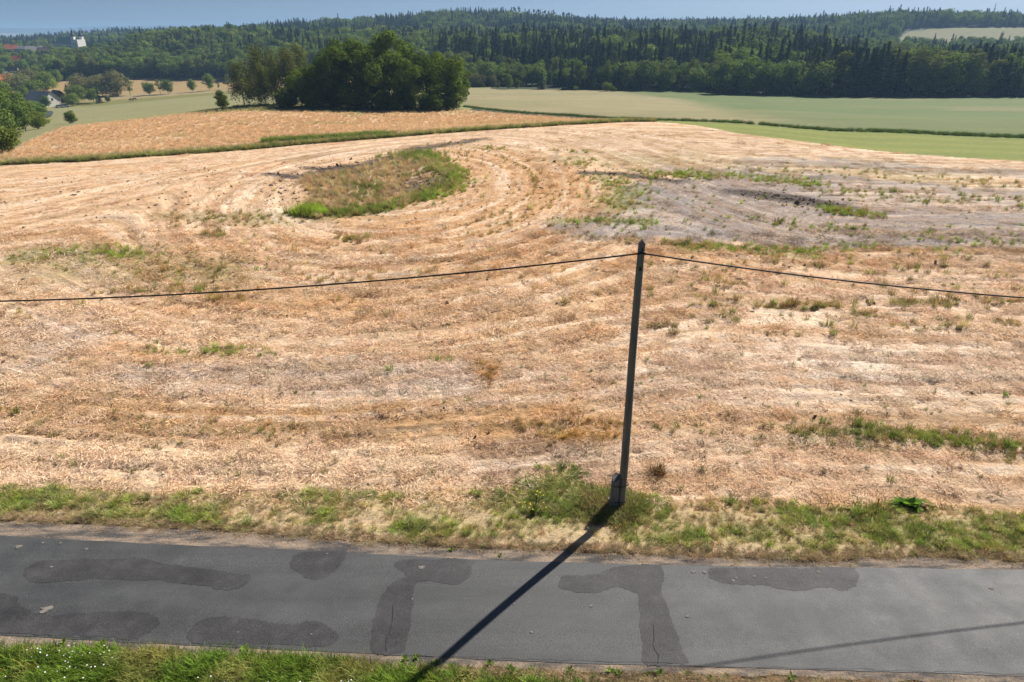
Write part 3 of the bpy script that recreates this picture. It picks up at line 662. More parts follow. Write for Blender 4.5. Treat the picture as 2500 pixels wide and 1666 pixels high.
CRACK, _nt, _b = new_mat('crack_filling'); _b.inputs['Base Color'].default_value = (0.026, 0.025, 0.025, 1); _b.inputs['Roughness'].default_value = 0.95
def crack(pts, w, seed):
    p = np.array(pts)
    xs = []
    for i in range(len(p) - 1):
        for q in np.linspace(0, 1, 8, endpoint=False): xs.append(p[i] * (1 - q) + p[i + 1] * q)
    xs.append(p[-1]); xs = np.array(xs)
    xs += (np.stack([vnoise(xs[:, 0] * 5, xs[:, 1] * 5, seed), vnoise(xs[:, 0] * 5, xs[:, 1] * 5, seed + 3)], 1) - 0.5) * 0.07
    d = np.gradient(xs, axis=0); d /= np.linalg.norm(d, axis=1)[:, None] + 1e-9
    nrm = np.stack([-d[:, 1], d[:, 0]], 1) * (w * (0.5 + vnoise(xs[:, 0] * 7, xs[:, 1] * 7, seed + 9)))[:, None] / 2
    v = [(*q, road_z(*q) + 0.008) for q in xs - nrm] + [(*q, road_z(*q) + 0.008) for q in xs + nrm]
    n = len(xs); f = [(i, i + 1, n + i + 1, n + i) for i in range(n - 1)]
    return link('crack', mesh_np('crack', v, f), CRACK, road)
crack([(-2.732, 11.850), (-2.682, 11.350), (-2.681, 11.100), (-2.726, 10.850), (-2.661, 10.550)], 0.014, 3)
crack([(3.116, 11.250), (3.122, 10.950), (3.017, 10.750), (3.033, 10.550), (3.105, 10.450), (3.057, 10.250)], 0.014, 4)
crack([(-11.260, 11.050), (-9.820, 10.950), (-8.290, 10.850), (-6.647, 10.750), (-4.928, 10.650)], 0.005, 5)
crack([(-2.011, 10.450), (-0.914, 10.400), (0.408, 10.350), (2.051, 10.300), (3.355, 10.250)], 0.005, 6)
crack([(3.513, 10.200), (5.258, 10.150), (7.192, 10.100), (8.787, 10.050), (10.533, 10.000)], 0.005, 7)

STAIN, nt, b = new_mat('dried_mud')
pos = nt.nodes.new('ShaderNodeNewGeometry').outputs['Position']
nt.links.new(mixcol(nt, maprange(nt, noise(nt, pos, 30, 4), 0.35, 0.65, 0, 1), (0.27, 0.24, 0.21), (0.11, 0.105, 0.10)), b.inputs['Base Color']); b.inputs['Roughness'].default_value = 0.95
STAINS = [(-10.628, 11.700), (-12.612, 13.800), (-12.090, 13.950), (-11.659, 13.950), (-11.330, 13.050), (-10.839, 13.700), (-4.672, 13.550), (-4.388, 11.000), (-6.005, 11.050)] + [(-2.227, 13.050), (-1.677, 13.400), (-2.317, 12.000), (0.049, 11.850), (0.426, 11.050), (1.813, 11.800), (1.063, 13.150), (4.436, 12.900)] + [(4.424, 12.900), (4.689, 12.900), (5.319, 12.600), (5.418, 12.700), (5.856, 12.750), (6.126, 12.700), (7.484, 12.900), (7.736, 12.650), (11.349, 12.350), (3.944, 11.500)]
SR = [0.15, 0.10, 0.055, 0.05, 0.05, 0.05, 0.03, 0.03, 0.03, 0.09, 0.05, 0.03, 0.03, 0.035, 0.05, 0.03, 0.06, 0.06, 0.05, 0.05, 0.03, 0.045, 0.035, 0.065, 0.02, 0.06, 0.05]
for k, ((x, y), r) in enumerate(zip(STAINS, SR)):
    aa = np.linspace(0, 2 * np.pi, 11, endpoint=False); rr = 0.72 * r * (0.45 + 0.9 * rng.random(11))
    flat_piece('pale_stain', np.stack([x + np.cos(aa) * rr * 1.25, y + np.sin(aa) * rr], 1), 0.012, STAIN, road)

# ------------------------------------------------------------------ farm lane in the valley
LANE = [(-255.34, 376.50), (-244.39, 367.75), (-232.02, 354.50), (-178.40, 275.25), (-165.48, 254.00), (-158.43, 239.00), (-151.65, 223.50)]
def lane():
    p = np.array(LANE); xs = []
    for i in range(len(p) - 1):
        for q in np.linspace(0, 1, 6, endpoint=False): xs.append(p[i] * (1 - q) + p[i + 1] * q)
    xs = np.array(xs); d = np.gradient(xs, axis=0); d /= np.linalg.norm(d, axis=1)[:, None]
    nn = np.stack([-d[:, 1], d[:, 0]], 1) * 1.9
    a, b_ = xs - nn, xs + nn
    v = [(x, y, hz(x, y) + 0.35) for x, y in a] + [(x, y, hz(x, y) + 0.35) for x, y in b_]
    n = len(xs); f = [(i, i + 1, n + i + 1, n + i) for i in range(n - 1)]
    me = mesh_np('farm_lane', v, f)
    tag(link('farm_lane', me, ASPHALT), 'narrow grey lane curving past the farm on the left', 'lane', kind='structure')
lane()

# ------------------------------------------------------------------ pole and cable
def bark(name, c0, c1):
    m, nt, b = new_mat(name)
    pos = nt.nodes.new('ShaderNodeTexCoord').outputs['Object']
    n1 = noise(nt, mapping(nt, pos, (40, 40, 1.2)), 1.0, 5, 0.65); n2 = noise(nt, mapping(nt, pos, (6, 6, 0.8)), 1.0, 4, 0.6)
    c = mixcol(nt, maprange(nt, math_node(nt, 'MULTIPLY', math_node(nt, 'ADD', n1, n2), 0.5), 0.35, 0.65, 0, 1), c0, c1)
    nt.links.new(c, b.inputs['Base Color']); b.inputs['Roughness'].default_value = 0.9
    bu = nt.nodes.new('ShaderNodeBump'); bu.inputs['Strength'].default_value = 0.8; bu.inputs['Distance'].default_value = 0.015
    nt.links.new(n1, bu.inputs['Height']); nt.links.new(bu.outputs['Normal'], b.inputs['Normal'])
    return m
WOOD = bark('weathered_wood', (0.125, 0.105, 0.09), (0.33, 0.28, 0.235))
CONCRETE = bark('stub_concrete', (0.12, 0.108, 0.10), (0.25, 0.23, 0.21))
METAL, _nt, _b = new_mat('dark_metal'); _b.inputs['Base Color'].default_value = (0.04, 0.04, 0.042, 1); _b.inputs['Roughness'].default_value = 0.5; _b.inputs['Metallic'].default_value = 0.6
RUBBER, _nt, _b = new_mat('cable_sheath'); _b.inputs['Base Color'].default_value = (0.022, 0.022, 0.024, 1); _b.inputs['Roughness'].default_value = 0.55

def lathe(rings, n=14, cap=True):
    """rings: list of (centre xyz, rx, ry)"""
    v = []; f = []
    for (cx, cy, cz), rx, ry in rings:
        for k in range(n):
            a = 2 * math.pi * k / n; v.append((cx + rx * math.cos(a), cy + ry * math.sin(a), cz))
    for r in range(len(rings) - 1):
        for k in range(n):
            f.append((r * n + k, r * n + (k + 1) % n, (r + 1) * n + (k + 1) % n, (r + 1) * n + k))
    if cap: f.append(tuple(range((len(rings) - 1) * n, len(rings) * n))); f.append(tuple(reversed(range(n))))
    return v, f
def pyobj(name, v, f, mat, parent=None, smooth=False, loc=None):
    me = bpy.data.meshes.new(name); me.from_pydata(v, [], f); me.update()
    if smooth:
        me.polygons.foreach_set('use_smooth', np.ones(len(me.polygons), bool))
    return link(name, me, mat, parent, loc)

POLE = (3.02, 15.43)
pole = tag(empty('utility_pole', (POLE[0], POLE[1], 0.0)), 'weathered wooden pole with pointed top carrying the cable beside the road', 'pole')
def pole_post():
    n = 16; v = []; f = []
    hs = [-0.4, 0.0, 0.6, 1.4, 2.4, 3.5, 4.6, 5.7, 6.6, 7.2, 7.5, 7.58]
    for j, h in enumerate(hs):
        r = 0.106 - 0.026 * max(h, 0) / 7.5
        for k in range(n):
            a = 2 * math.pi * k / n
            # squared-off round pole with a drying groove on the side that faces the road
            s = 1.0 / max(abs(math.cos(a)), abs(math.sin(a))); rr = r * min(s, 1.13) * (1 + 0.03 * math.sin(3 * h + k))
            if k == 12: rr *= 0.86
            v.append((rr * math.cos(a) + 0.010 * math.sin(h * 0.9), rr * math.sin(a), h))
    # roof-shaped top
    top = len(v)
    for k in range(n):
        a = 2 * math.pi * k / n
        v.append((0.010, 0.072 * math.sin(a), 7.58 + 0.085))
    for r in range(len(hs)):
        for k in range(n):
            f.append((r * n + k, r * n + (k + 1) % n, (r + 1) * n + (k + 1) % n, (r + 1) * n + k))
    pyobj('post', v, f, WOOD, pole)
pole_post()
def stub():
    n = 12; v = []; f = []
    hs = [-0.4, 0.0, 0.35, 0.75, 1.0]
    for h in hs:
        r = 0.118 - 0.012 * h
        for k in range(n):
            a = 2 * math.pi * (k + 0.5) / n; s = 1.0 / max(abs(math.cos(a)), abs(math.sin(a))); rr = r * min(s, 1.22)
            x = rr * math.cos(a); y = rr * math.sin(a)
            z = h if h < 1.0 else 1.05 + 0.35 * x + 0.55 * y + 0.03 * math.sin(5 * a)
            v.append((x - 0.215 + 0.012 * h, y - 0.06, z))
    for r in range(len(hs) - 1):
        for k in range(n): f.append((r * n + k, r * n + (k + 1) % n, (r + 1) * n + (k + 1) % n, (r + 1) * n + k))
    f.append(tuple(range((len(hs) - 1) * n, len(hs) * n)))
    o = pyobj('support_stub', v, f, CONCRETE, pole); o['label'] = 'short grey stub post strapped to the pole foot'
stub()
def tube_mesh(pts, rad, n=6, closed=False):
    pts = [Vector(p) for p in pts]; v = []; f = []
    m = len(pts)
    for i, p in enumerate(pts):
        d = (pts[(i + 1) % m] - pts[i - 1]) if closed else (pts[min(i + 1, m - 1)] - pts[max(i - 1, 0)])
        d.normalize()
        u = d.cross(Vector((0, 0, 1))) if abs(d.z) < 0.9 else d.cross(Vector((1, 0, 0)))
        u.normalize(); w = d.cross(u)
        r = rad[i] if isinstance(rad, (list, tuple)) else rad
        for k in range(n):
            a = 2 * math.pi * k / n; q = p + u * (r * math.cos(a)) + w * (r * math.sin(a)); v.append(tuple(q))
    for i in range(m if closed else m - 1):
        for k in range(n):
            f.append((i * n + k, i * n + (k + 1) % n, ((i + 1) % m) * n + (k + 1) % n, ((i + 1) % m) * n + k))
    if not closed: f.append(tuple(reversed(range(n)))); f.append(tuple(range((m - 1) * n, m * n)))
    return v, f
for h in (0.30, 0.82):
    pts = []
    for k in range(28):
        a = 2 * math.pi * k / 28; pts.append((-0.107 + 0.262 * math.cos(a), -0.03 + 0.155 * math.sin(a), h))
    pyobj('wire_band', *tube_mesh(pts, 0.012, 5, True), METAL, pole)
pyobj('cable_clamp', *tube_mesh([(-0.10, -0.085, 7.33), (-0.03, -0.10, 7.37), (0.03, -0.10, 7.38), (0.10, -0.085, 7.33)], 0.028, 8), METAL, pole)
pyobj('hook', *tube_mesh([(0.0, -0.05, 7.45), (0.0, -0.12, 7.47), (0.0, -0.15, 7.42), (0.0, -0.12, 7.37)], 0.014, 6), METAL, pole)
v, f = lathe([((0, 0, 6.93), 0.088, 0.088), ((0, 0, 7.02), 0.087, 0.087)], 16)
pyobj('tie_plate', v, f, METAL, pole)

cab = []
att = 7.36
for i in range(-60, 61):
    s = i / 60 * 45.0; L = 45.0
    D = 1.62 if s < 0 else 2.0
    a = abs(s); h = att - 4 * D * a * (L - a) / L ** 2
    cab.append((POLE[0] + s, POLE[1] - 0.10 + (-0.0477 if s < 0 else 0.07) * s, h))
tag(pyobj('overhead_cable', *tube_mesh(cab, 0.0195, 6), RUBBER, None, True), 'thick black cable sagging to both sides from the wooden pole', 'cable')

# ------------------------------------------------------------------ grass, straw and reeds (scattered, uncountable)
def leafy_mat(name, base=None, translucent=0.25, rand=0.25, spec=0.1, hue=None):
    """Blade or leaf: own colour or the colour handed down by the scatter point, light passing through."""
    m = bpy.data.materials.new(name); m.use_nodes = True; nt = m.node_tree
    nt.nodes.remove(nt.nodes['Principled BSDF'])
    out = nt.nodes['Material Output']
    lv = attr(nt, 'lv').outputs['Fac']
    if base is None: c = attr(nt, 'col', 'INSTANCER').outputs['Color']
    else:
        r = nt.nodes.new('ShaderNodeRGB'); r.outputs[0].default_value = (*base, 1); c = r.outputs[0]
        rnd = nt.nodes.new('ShaderNodeObjectInfo').outputs['Random']
        if hue is not None: c = mixcol(nt, rnd, c, hue)
        c = scale_col(nt, c, maprange(nt, math_node(nt, 'FRACT', math_node(nt, 'MULTIPLY', rnd, 7.31)), 0, 1, 1 - rand, 1 + rand))
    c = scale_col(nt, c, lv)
    d = nt.nodes.new('ShaderNodeBsdfDiffuse'); nt.links.new(c, d.inputs['Color'])
    t = nt.nodes.new('ShaderNodeBsdfTranslucent')
    tc = nt.nodes.new('ShaderNodeVectorMath'); tc.operation = 'MULTIPLY'; nt.links.new(c, tc.inputs[0]); tc.inputs[1].default_value = (1.35, 1.3, 0.6) if base is not None else (1.05, 1.05, 0.85)
    nt.links.new(tc.outputs[0], t.inputs['Color'])
    mx = nt.nodes.new('ShaderNodeMixShader'); mx.inputs[0].default_value = translucent
    nt.links.new(d.outputs[0], mx.inputs[1]); nt.links.new(t.outputs[0], mx.inputs[2])
    nt.links.new(mx.outputs[0], out.inputs['Surface'])
    return m
BLADE = leafy_mat('grass_blade', None, 0.35)
STRAW = leafy_mat('straw_blade', None, 0.15)

def blades_mesh(name, n, radius, hmin, hmax, width, lean, seed, segs=2, flat=False):
    r = np.random.default_rng(seed)
    V = []; F = []; LV = []
    for i in range(n):
        a = r.random() * 2 * np.pi; rr = radius * math.sqrt(r.random())
        p = np.array([rr * math.cos(a), rr * math.sin(a), 0.0])
        az = r.random() * 2 * np.pi; L = hmin + (hmax - hmin) * r.random()
        if flat:
            el = math.radians(-3 + 24 * r.random() ** 2); p[2] = 0.045 * r.random() ** 1.5
            d = np.array([math.cos(az) * math.cos(el), math.sin(az) * math.cos(el), math.sin(el)]); bend = -0.10 * r.random() * L
        else:
            el = math.radians(90 - lean * (0.2 + 0.8 * r.random()))
            d = np.array([math.cos(az) * math.cos(el), math.sin(az) * math.cos(el), math.sin(el)]); bend = -L * 0.25 * r.random()
        side = np.cross(d, [0, 0, 1.0]); side /= np.linalg.norm(side) + 1e-9
        if flat:
            sp = math.radians(60 * (r.random() - 0.5)); side = side * math.cos(sp) + np.array([0, 0, 1]) * math.sin(sp)
        w = width * (0.7 + 0.6 * r.random())
        k0 = len(V)
        out = np.array([math.cos(az), math.sin(az), 0])
        for s in range(segs + 1):
            q = s / segs
            c = p + d * L * q + out * (0.0 if flat else L * 0.35 * q * q * r.random()) + np.array([0, 0, bend * q * q])
            ww = w * (1 - q * (0.35 if flat else 0.85))
            V.append(c - side * ww / 2); V.append(c + side * ww / 2)
        for s in range(segs):
            F.append((k0 + 2 * s, k0 + 2 * s + 1, k0 + 2 * s + 3, k0 + 2 * s + 2))
        g = 0.72 + 0.56 * r.random()
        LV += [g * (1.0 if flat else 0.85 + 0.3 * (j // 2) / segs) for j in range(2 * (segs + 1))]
    return mesh_np(name, np.array(V), np.array(F), {'lv': np.array(LV)})

def proto(name, me, mat):
    me.materials.append(mat)
    return bpy.data.objects.new(name, me)

def scatter(name, pts, rot, scl, col, protos, label, cat):
    """One stuff object: a copy of one of the small meshes on every point, by geometry nodes."""
    n = len(pts)
    me = bpy.data.meshes.new(name)
    me.vertices.add(n); me.vertices.foreach_set('co', np.asarray(pts, np.float32).ravel()); me.update()
    a = me.attributes.new('rot', 'FLOAT_VECTOR', 'POINT'); a.data.foreach_set('vector', np.asarray(rot, np.float32).ravel())
    a = me.attributes.new('scl', 'FLOAT_VECTOR', 'POINT'); a.data.foreach_set('vector', np.asarray(scl, np.float32).ravel())
    a = me.attributes.new('vi', 'INT', 'POINT'); a.data.foreach_set('value', rng.integers(0, len(protos), n).astype(np.int32))
    rgba = np.concatenate([np.asarray(col, np.float32), np.ones((n, 1), np.float32)], 1)
    a = me.attributes.new('col', 'FLOAT_COLOR', 'POINT'); a.data.foreach_set('color', rgba.ravel())
    o = link(name, me)
    ng = bpy.data.node_groups.new(name + '_scatter', 'GeometryNodeTree')
    ng.interface.new_socket('Geometry', in_out='INPUT', socket_type='NodeSocketGeometry')
    ng.interface.new_socket('Geometry', in_out='OUTPUT', socket_type='NodeSocketGeometry')
    gi = ng.nodes.new('NodeGroupInput'); go = ng.nodes.new('NodeGroupOutput')
    gti = ng.nodes.new('GeometryNodeGeometryToInstance')
    for p in reversed(protos):
        oi = ng.nodes.new('GeometryNodeObjectInfo'); oi.inputs['Object'].default_value = p
        ng.links.new(oi.outputs['Geometry'], gti.inputs[0])
    iop = ng.nodes.new('GeometryNodeInstanceOnPoints'); iop.inputs['Pick Instance'].default_value = True
    def na(nm, t):
        q = ng.nodes.new('GeometryNodeInputNamedAttribute'); q.data_type = t; q.inputs['Name'].default_value = nm; return q.outputs['Attribute']
    e2r = ng.nodes.new('FunctionNodeEulerToRotation'); ng.links.new(na('rot', 'FLOAT_VECTOR'), e2r.inputs[0])
    ng.links.new(gi.outputs[0], iop.inputs['Points']); ng.links.new(gti.outputs[0], iop.inputs['Instance'])
    ng.links.new(na('vi', 'INT'), iop.inputs['Instance Index'])
    ng.links.new(e2r.outputs[0], iop.inputs['Rotation']); ng.links.new(na('scl', 'FLOAT_VECTOR'), iop.inputs['Scale'])
    ng.links.new(iop.outputs[0], go.inputs[0])
    md = o.modifiers.new('scatter', 'NODES'); md.node_group = ng
    return tag(o, label, cat, kind='stuff')

def jitter(c, s=0.22, hue=0.05):
    n = len(c); g = np.exp(rng.normal(0, s, n))[:, None]
    h = 1 + rng.normal(0, hue, (n, 3))
    c = np.clip(c * g * h, 0.01, 9.0)
    return c * np.minimum(1.0, 0.88 / c.max(1))[:, None]

def spin(n, tilt=0.0):
    return np.stack([rng.normal(0, tilt, n), rng.normal(0, tilt, n), rng.random(n) * 2 * np.pi], 1)

def zof(x, y):
    c, a, zo = ground_colour(x, y)
    return height(x, y) + relief(x, y, zo), c, zo

# straw lying on the field
STRAWS = [proto('straw_%d' % k, blades_mesh('straw_%d' % k, 96, 0.36, 0.06, 0.22, 0.012, 0, 100 + k, 1, True), STRAW) for k in range(4)]
def straw():
    P = []; S = []
    for (y0, y1, n, s0, s1) in ((15.5, 27, 15000, 0.75, 1.15), (27, 45, 14000, 1.0, 1.6), (45, 75, 12000, 1.1, 1.7), (75, 112, 7000, 1.4, 2.0)):
        y = y0 + (y1 - y0) * rng.random(n); x = (2 * rng.random(n) - 1) * (0.78 * y + 6)
        P.append(np.stack([x, y], 1)); S.append(s0 + (s1 - s0) * rng.random(n))
    P = np.concatenate(P); s = np.concatenate(S)
    z, c, zo = zof(P[:, 0], P[:, 1])
    keep = (zo == 1) | ((zo == 2) & (P[:, 1] > yline(SHOULDER_FAR, P[:, 0]) + 0.12) & (rng.random(len(z)) < 0.35))
    al_, ac_ = flow(P[:, 0], P[:, 1])
    heap = 0.65 * fbm(al_ * 0.10, ac_ * 1.5, 91, 3) + 0.35 * fbm(P[:, 0] * 1.2, P[:, 1] * 1.6, 93, 2)
    sat = (c[:, 0] - c[:, 2]) / c[:, 0]
    keep &= (sat > 0.30) | (rng.random(len(z)) < 0.14)
    keep &= rng.random(len(z)) < np.clip(0.35 + 3.6 * (heap - 0.45), 0.04, 1)
    fur = sstep(0.030, 0.006, np.abs(fbm(al_ * 0.05, ac_ * 0.9, 27, 3) - 0.5)) * sstep(0.25, 0.50, fbm(P[:, 0] * 0.08, P[:, 1] * 0.08, 29))
    keep &= fur < 0.35
    comb = sstep(0.2, 0.95, np.sin(ac_ * 8.2 + 2.5 * (fbm(al_ * 0.06, ac_ * 0.2, 35) - 0.5) * 6)) * sstep(0.40, 0.60, fbm(P[:, 0] * 0.10, P[:, 1] * 0.16, 37))
    keep &= rng.random(len(z)) > comb * 0.7
    dark = c.max(1) < 0.26
    keep &= ~dark | (rng.random(len(z)) < 0.06)
    P, s, z, c, heap = P[keep], s[keep], z[keep], c[keep], heap[keep]
    n = len(z)
    c = c * 1.14 + np.array((0.03, 0.026, 0.02))
    br = rng.random(n) < 0.24
    c[br] = c[br] * 0.45 + np.array((0.88, 0.68, 0.51)) * 0.55
    lump = rng.random(n) < 0.10
    sc = np.stack([s, s, s * (0.7 + 0.9 * rng.random(n)) * np.where(lump, 2.6, 1.0) * np.where(P[:, 1] > 45, 0.55, 1.0)], 1)
    scatter('straw_litter', np.column_stack([P, z - 0.01]), spin(n, 0.06), sc, jitter(c, 0.17, 0.02), STRAWS, 'loose pale straw lying in swaths all over the stubble field', 'straw')
straw()

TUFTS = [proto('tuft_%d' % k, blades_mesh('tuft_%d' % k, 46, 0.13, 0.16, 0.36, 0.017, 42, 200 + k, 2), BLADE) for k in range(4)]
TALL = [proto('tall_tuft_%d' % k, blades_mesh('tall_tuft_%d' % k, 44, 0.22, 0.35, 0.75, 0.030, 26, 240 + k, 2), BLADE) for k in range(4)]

def along(pts, n, width):
    p = np.array(pts); d = np.hypot(*np.diff(p, axis=0).T); t = np.concatenate([[0], np.cumsum(d)])
    q = rng.random(n) * t[-1]
    x = np.interp(q, t, p[:, 0]); y = np.interp(q, t, p[:, 1])
    return np.stack([x, y], 1) + rng.normal(0, width, (n, 2))
def within(poly, n):
    p = np.array(poly); lo, hi = p.min(0), p.max(0); out = np.zeros((0, 2))
    while len(out) < n:
        q = lo + (hi - lo) * rng.random((n * 2, 2)); out = np.concatenate([out, q[in_poly(q[:, 0], q[:, 1], poly)]])
    return out[:n]

LIMEG = (0.33, 0.41, 0.085); OLIVEG = (0.36, 0.33, 0.125); DRYG = (0.55, 0.40, 0.19); DARKG = (0.085, 0.125, 0.03)
def field_tufts():
    rows = [  # line, count, spread, colour, size
        ([(8.73, 30.90), (10.64, 30.95)], 14, 0.12, OLIVEG, 1.0), ([(11.88, 30.85), (14.15, 30.75), (16.35, 30.95)], 60, 0.16, OLIVEG, 1.15), ([(18.53, 31.10), (20.10, 31.25), (21.62, 31.30)], 46, 0.16, OLIVEG, 1.15), ([(22.78, 31.10), (25.10, 31.30)], 20, 0.16, OLIVEG, 1.0),
        ([(5.96, 28.40), (7.56, 28.50)], 14, 0.12, OLIVEG, 1.0), ([(16.05, 29.85), (17.54, 29.55)], 24, 0.14, OLIVEG, 1.0), ([(16.13, 28.30), (17.98, 28.10), (23.39, 28.80)], 40, 0.25, OLIVEG, 0.9), ([(10.71, 34.35), (13.14, 34.00)], 16, 0.3, OLIVEG, 1.0),
        ([(-20.74, 33.10), (-14.43, 33.00)], 50, 0.25, OLIVEG, 1.0), ([(-15.84, 31.60), (-13.29, 31.70)], 22, 0.2, DRYG, 1.2), ([(-15.40, 25.90), (-13.07, 25.55), (-9.93, 25.30)], 60, 0.22, LIMEG, 0.75), ([(-11.91, 25.80), (-10.73, 25.55)], 30, 0.16, LIMEG, 0.8), ([(-3.47, 24.95), (-2.50, 24.95)], 22, 0.12, LIMEG, 0.7),
        ([(-28.96, 39.25), (-25.70, 39.90), (-22.02, 39.35)], 150, 0.6, LIMEG, 0.9), ([(-25.08, 40.20), (-22.05, 38.90)], 80, 0.5, LIMEG, 0.9), ([(-22.64, 38.05), (-17.69, 36.50), (-15.45, 37.70)], 110, 1.0, (0.25,0.28,0.08), 0.8), ([(-20.14, 38.10), (-17.76, 35.00), (-15.25, 37.15)], 50, 0.8, LIMEG, 0.8),
        ([(-20.14, 43.65), (-18.34, 43.40)], 26, 0.3, OLIVEG, 1.2), ([(-11.08, 42.65), (-9.18, 42.95)], 36, 0.25, OLIVEG, 1.2), ([(-7.21, 35.05), (-1.87, 36.55)], 16, 0.5, DRYG, 1.0),
        ([(3.77, 47.15), (6.92, 47.85), (10.44, 46.85)], 110, 0.5, LIMEG, 0.9), ([(8.18, 63.75), (9.44, 59.95), (9.19, 55.75), (7.74, 51.60)], 220, 1.1, LIMEG, 1.0), ([(10.74, 64.75), (17.02, 63.75), (21.11, 64.00), (26.85, 60.25)], 260, 0.8, LIMEG, 1.0), ([(13.09, 64.25), (18.49, 63.25)], 100, 0.6, LIMEG, 1.1), ([(21.99, 61.75), (27.12, 60.00)], 90, 0.6, LIMEG, 1.0),
        ([(23.76, 50.70), (24.59, 50.00), (26.14, 49.20)], 130, 0.45, LIMEG, 1.15), ([(10.39, 41.20), (13.52, 40.80), (15.42, 40.05), (17.66, 39.70)], 260, 0.45, LIMEG, 1.0), ([(17.79, 40.05), (22.12, 40.80), (26.92, 39.85)], 90, 0.5, LIMEG, 0.95), ([(2.97, 43.95), (6.30, 43.05), (10.39, 41.20)], 60, 0.5, OLIVEG, 1.0),
        ([(23.55, 43.80), (28.53, 42.55), (32.25, 41.75)], 70, 0.7, LIMEG, 0.9), ([(16.83, 47.85), (20.12, 46.00), (24.05, 44.85)], 60, 0.6, LIMEG, 0.9), ([(26.37, 57.30), (32.80, 55.70), (39.67, 52.60)], 110, 1.2, (0.30,0.33,0.09), 1.1), ([(22.17, 67.50), (33.95, 65.50), (45.09, 60.50)], 90, 1.4, (0.32,0.33,0.10), 1.2),
        ([(9.37, 19.25), (11.27, 19.35), (12.46, 19.15)], 130, 0.25, (0.20,0.25,0.06), 0.8), ([(12.03, 19.15), (13.64, 18.95), (14.93, 18.75), (16.28, 18.40)], 280, 0.2, (0.28,0.35,0.08), 0.75), ([(4.42, 19.65), (7.50, 19.25), (9.43, 18.70)], 40, 0.3, (0.19,0.21,0.06), 0.65),
        ([(-3.48, 46.00), (-0.85, 49.75), (1.64, 56.40), (2.28, 61.50), (1.29, 67.50), (-1.23, 74.50)], 110, 0.12, (0.42,0.34,0.14), 0.8), ([(-2.45, 43.40), (0.11, 47.45), (2.83, 52.85), (4.27, 59.25)], 60, 0.4, DRYG, 1.0), ([(0.20, 19.65), (1.82, 19.90), (3.89, 20.00)], 110, 0.16, (0.52,0.34,0.12), 0.6), ([(0.91, 19.15), (3.60, 19.05)], 90, 0.10, (0.60,0.38,0.12), 0.5),
        ([(-1.34, 24.80), (-0.88, 24.00), (-0.96, 22.75)], 40, 0.12, (0.46,0.26,0.07), 0.6), ([(-10.84, 19.25), (-8.29, 19.35), (-4.97, 19.25)], 50, 0.15, (0.29,0.29,0.10), 0.6), ([(-17.61, 20.35), (-14.95, 19.65), (-8.34, 19.50)], 60, 0.3, OLIVEG, 0.6), ([(-18.02, 20.95), (-16.81, 20.50)], 16, 0.15, (0.27,0.30,0.09), 0.7),
        ([(3.56, 78.00), (8.17, 75.75)], 16, 0.5, LIMEG, 1.2), ([(-4.75, 79.25), (-0.81, 79.50)], 60, 1.0, LIMEG, 0.9), ([(5.87, 70.25), (8.85, 69.50)], 60, 1.0, LIMEG, 0.9), ([(-24.24, 48.35), (-19.03, 47.70), (-15.27, 47.50)], 130, 0.9, (0.28,0.26,0.09), 0.9),
        ([(-17.76, 57.40), (-14.30, 48.50), (-9.55, 50.00), (-6.22, 55.20), (-4.73, 61.50), (-7.69, 74.00), (-11.35, 80.75)], 170, 1.3, OLIVEG, 0.75), ([(-17.76, 57.40), (-19.42, 63.25), (-15.86, 67.00), (-13.14, 76.25)], 60, 1.0, DRYG, 0.9), ([(-11.35, 80.75), (-8.51, 82.50), (-5.15, 86.50)], 40, 1.0, OLIVEG, 1.0), ([(17.79, 23.65), (19.59, 23.25)], 12, 0.4, (0.25,0.31,0.09), 0.6)]
    P = []; C = []; S = []
    for pts, n, w, c, s in rows:
        n = int(n * 1.05)
        dry_ = rng.random((n, 1)) < 0.3
        P.append(along(pts, n, w * 1.35)); C.append(np.where(dry_, np.array(DRYG) * 0.9, np.array(c))); S.append(np.full(n, s * 0.82))
    for poly, n, c, s in (([(7.94, 38.15), (30.33, 38.95), (22.12, 26.95), (5.98, 27.40)], 170, OLIVEG, 0.95), ([(-27.63, 35.00), (6.92, 38.15), (5.14, 26.95), (-22.43, 27.40)], 90, DRYG, 0.9), ([(1.86, 45.05), (12.12, 59.05), (41.86, 55.80), (31.56, 40.75)], 120, (0.28, 0.33, 0.08), 0.9), ([(-21.20, 25.60), (21.51, 26.05), (17.61, 20.35), (-17.61, 20.35)], 130, (0.20,0.26,0.07), 0.45), ([(-16.65, 18.95), (16.65, 18.95), (14.50, 15.80), (-14.78, 16.20)], 90, (0.26,0.24,0.09), 0.5), ([(-6.13, 78.00), (7.50, 69.00), (3.71, 46.20), (-7.60, 41.85)], 110, DRYG, 1.0), ([(-23.94, 41.60), (0.65, 41.85), (0.54, 34.35), (-20.23, 34.30)], 60, DRYG, 1.0)):
        P.append(within(poly, n)); C.append(np.tile(c, (n, 1))); S.append(np.full(n, s))
    P = np.concatenate(P); C = np.concatenate(C); S = np.concatenate(S) * np.exp(rng.normal(0, 0.28, len(P)))
    z, c, zo = zof(P[:, 0], P[:, 1])
    scatter('grass_tufts', np.column_stack([P, z - 0.02]), spin(len(P), 0.08), np.stack([S, S, S * (0.8 + 0.5 * rng.random(len(S)))], 1), jitter(C, 0.2, 0.08), TUFTS, 'green and yellowed grass tufts left standing in the stubble field', 'grass')
field_tufts()

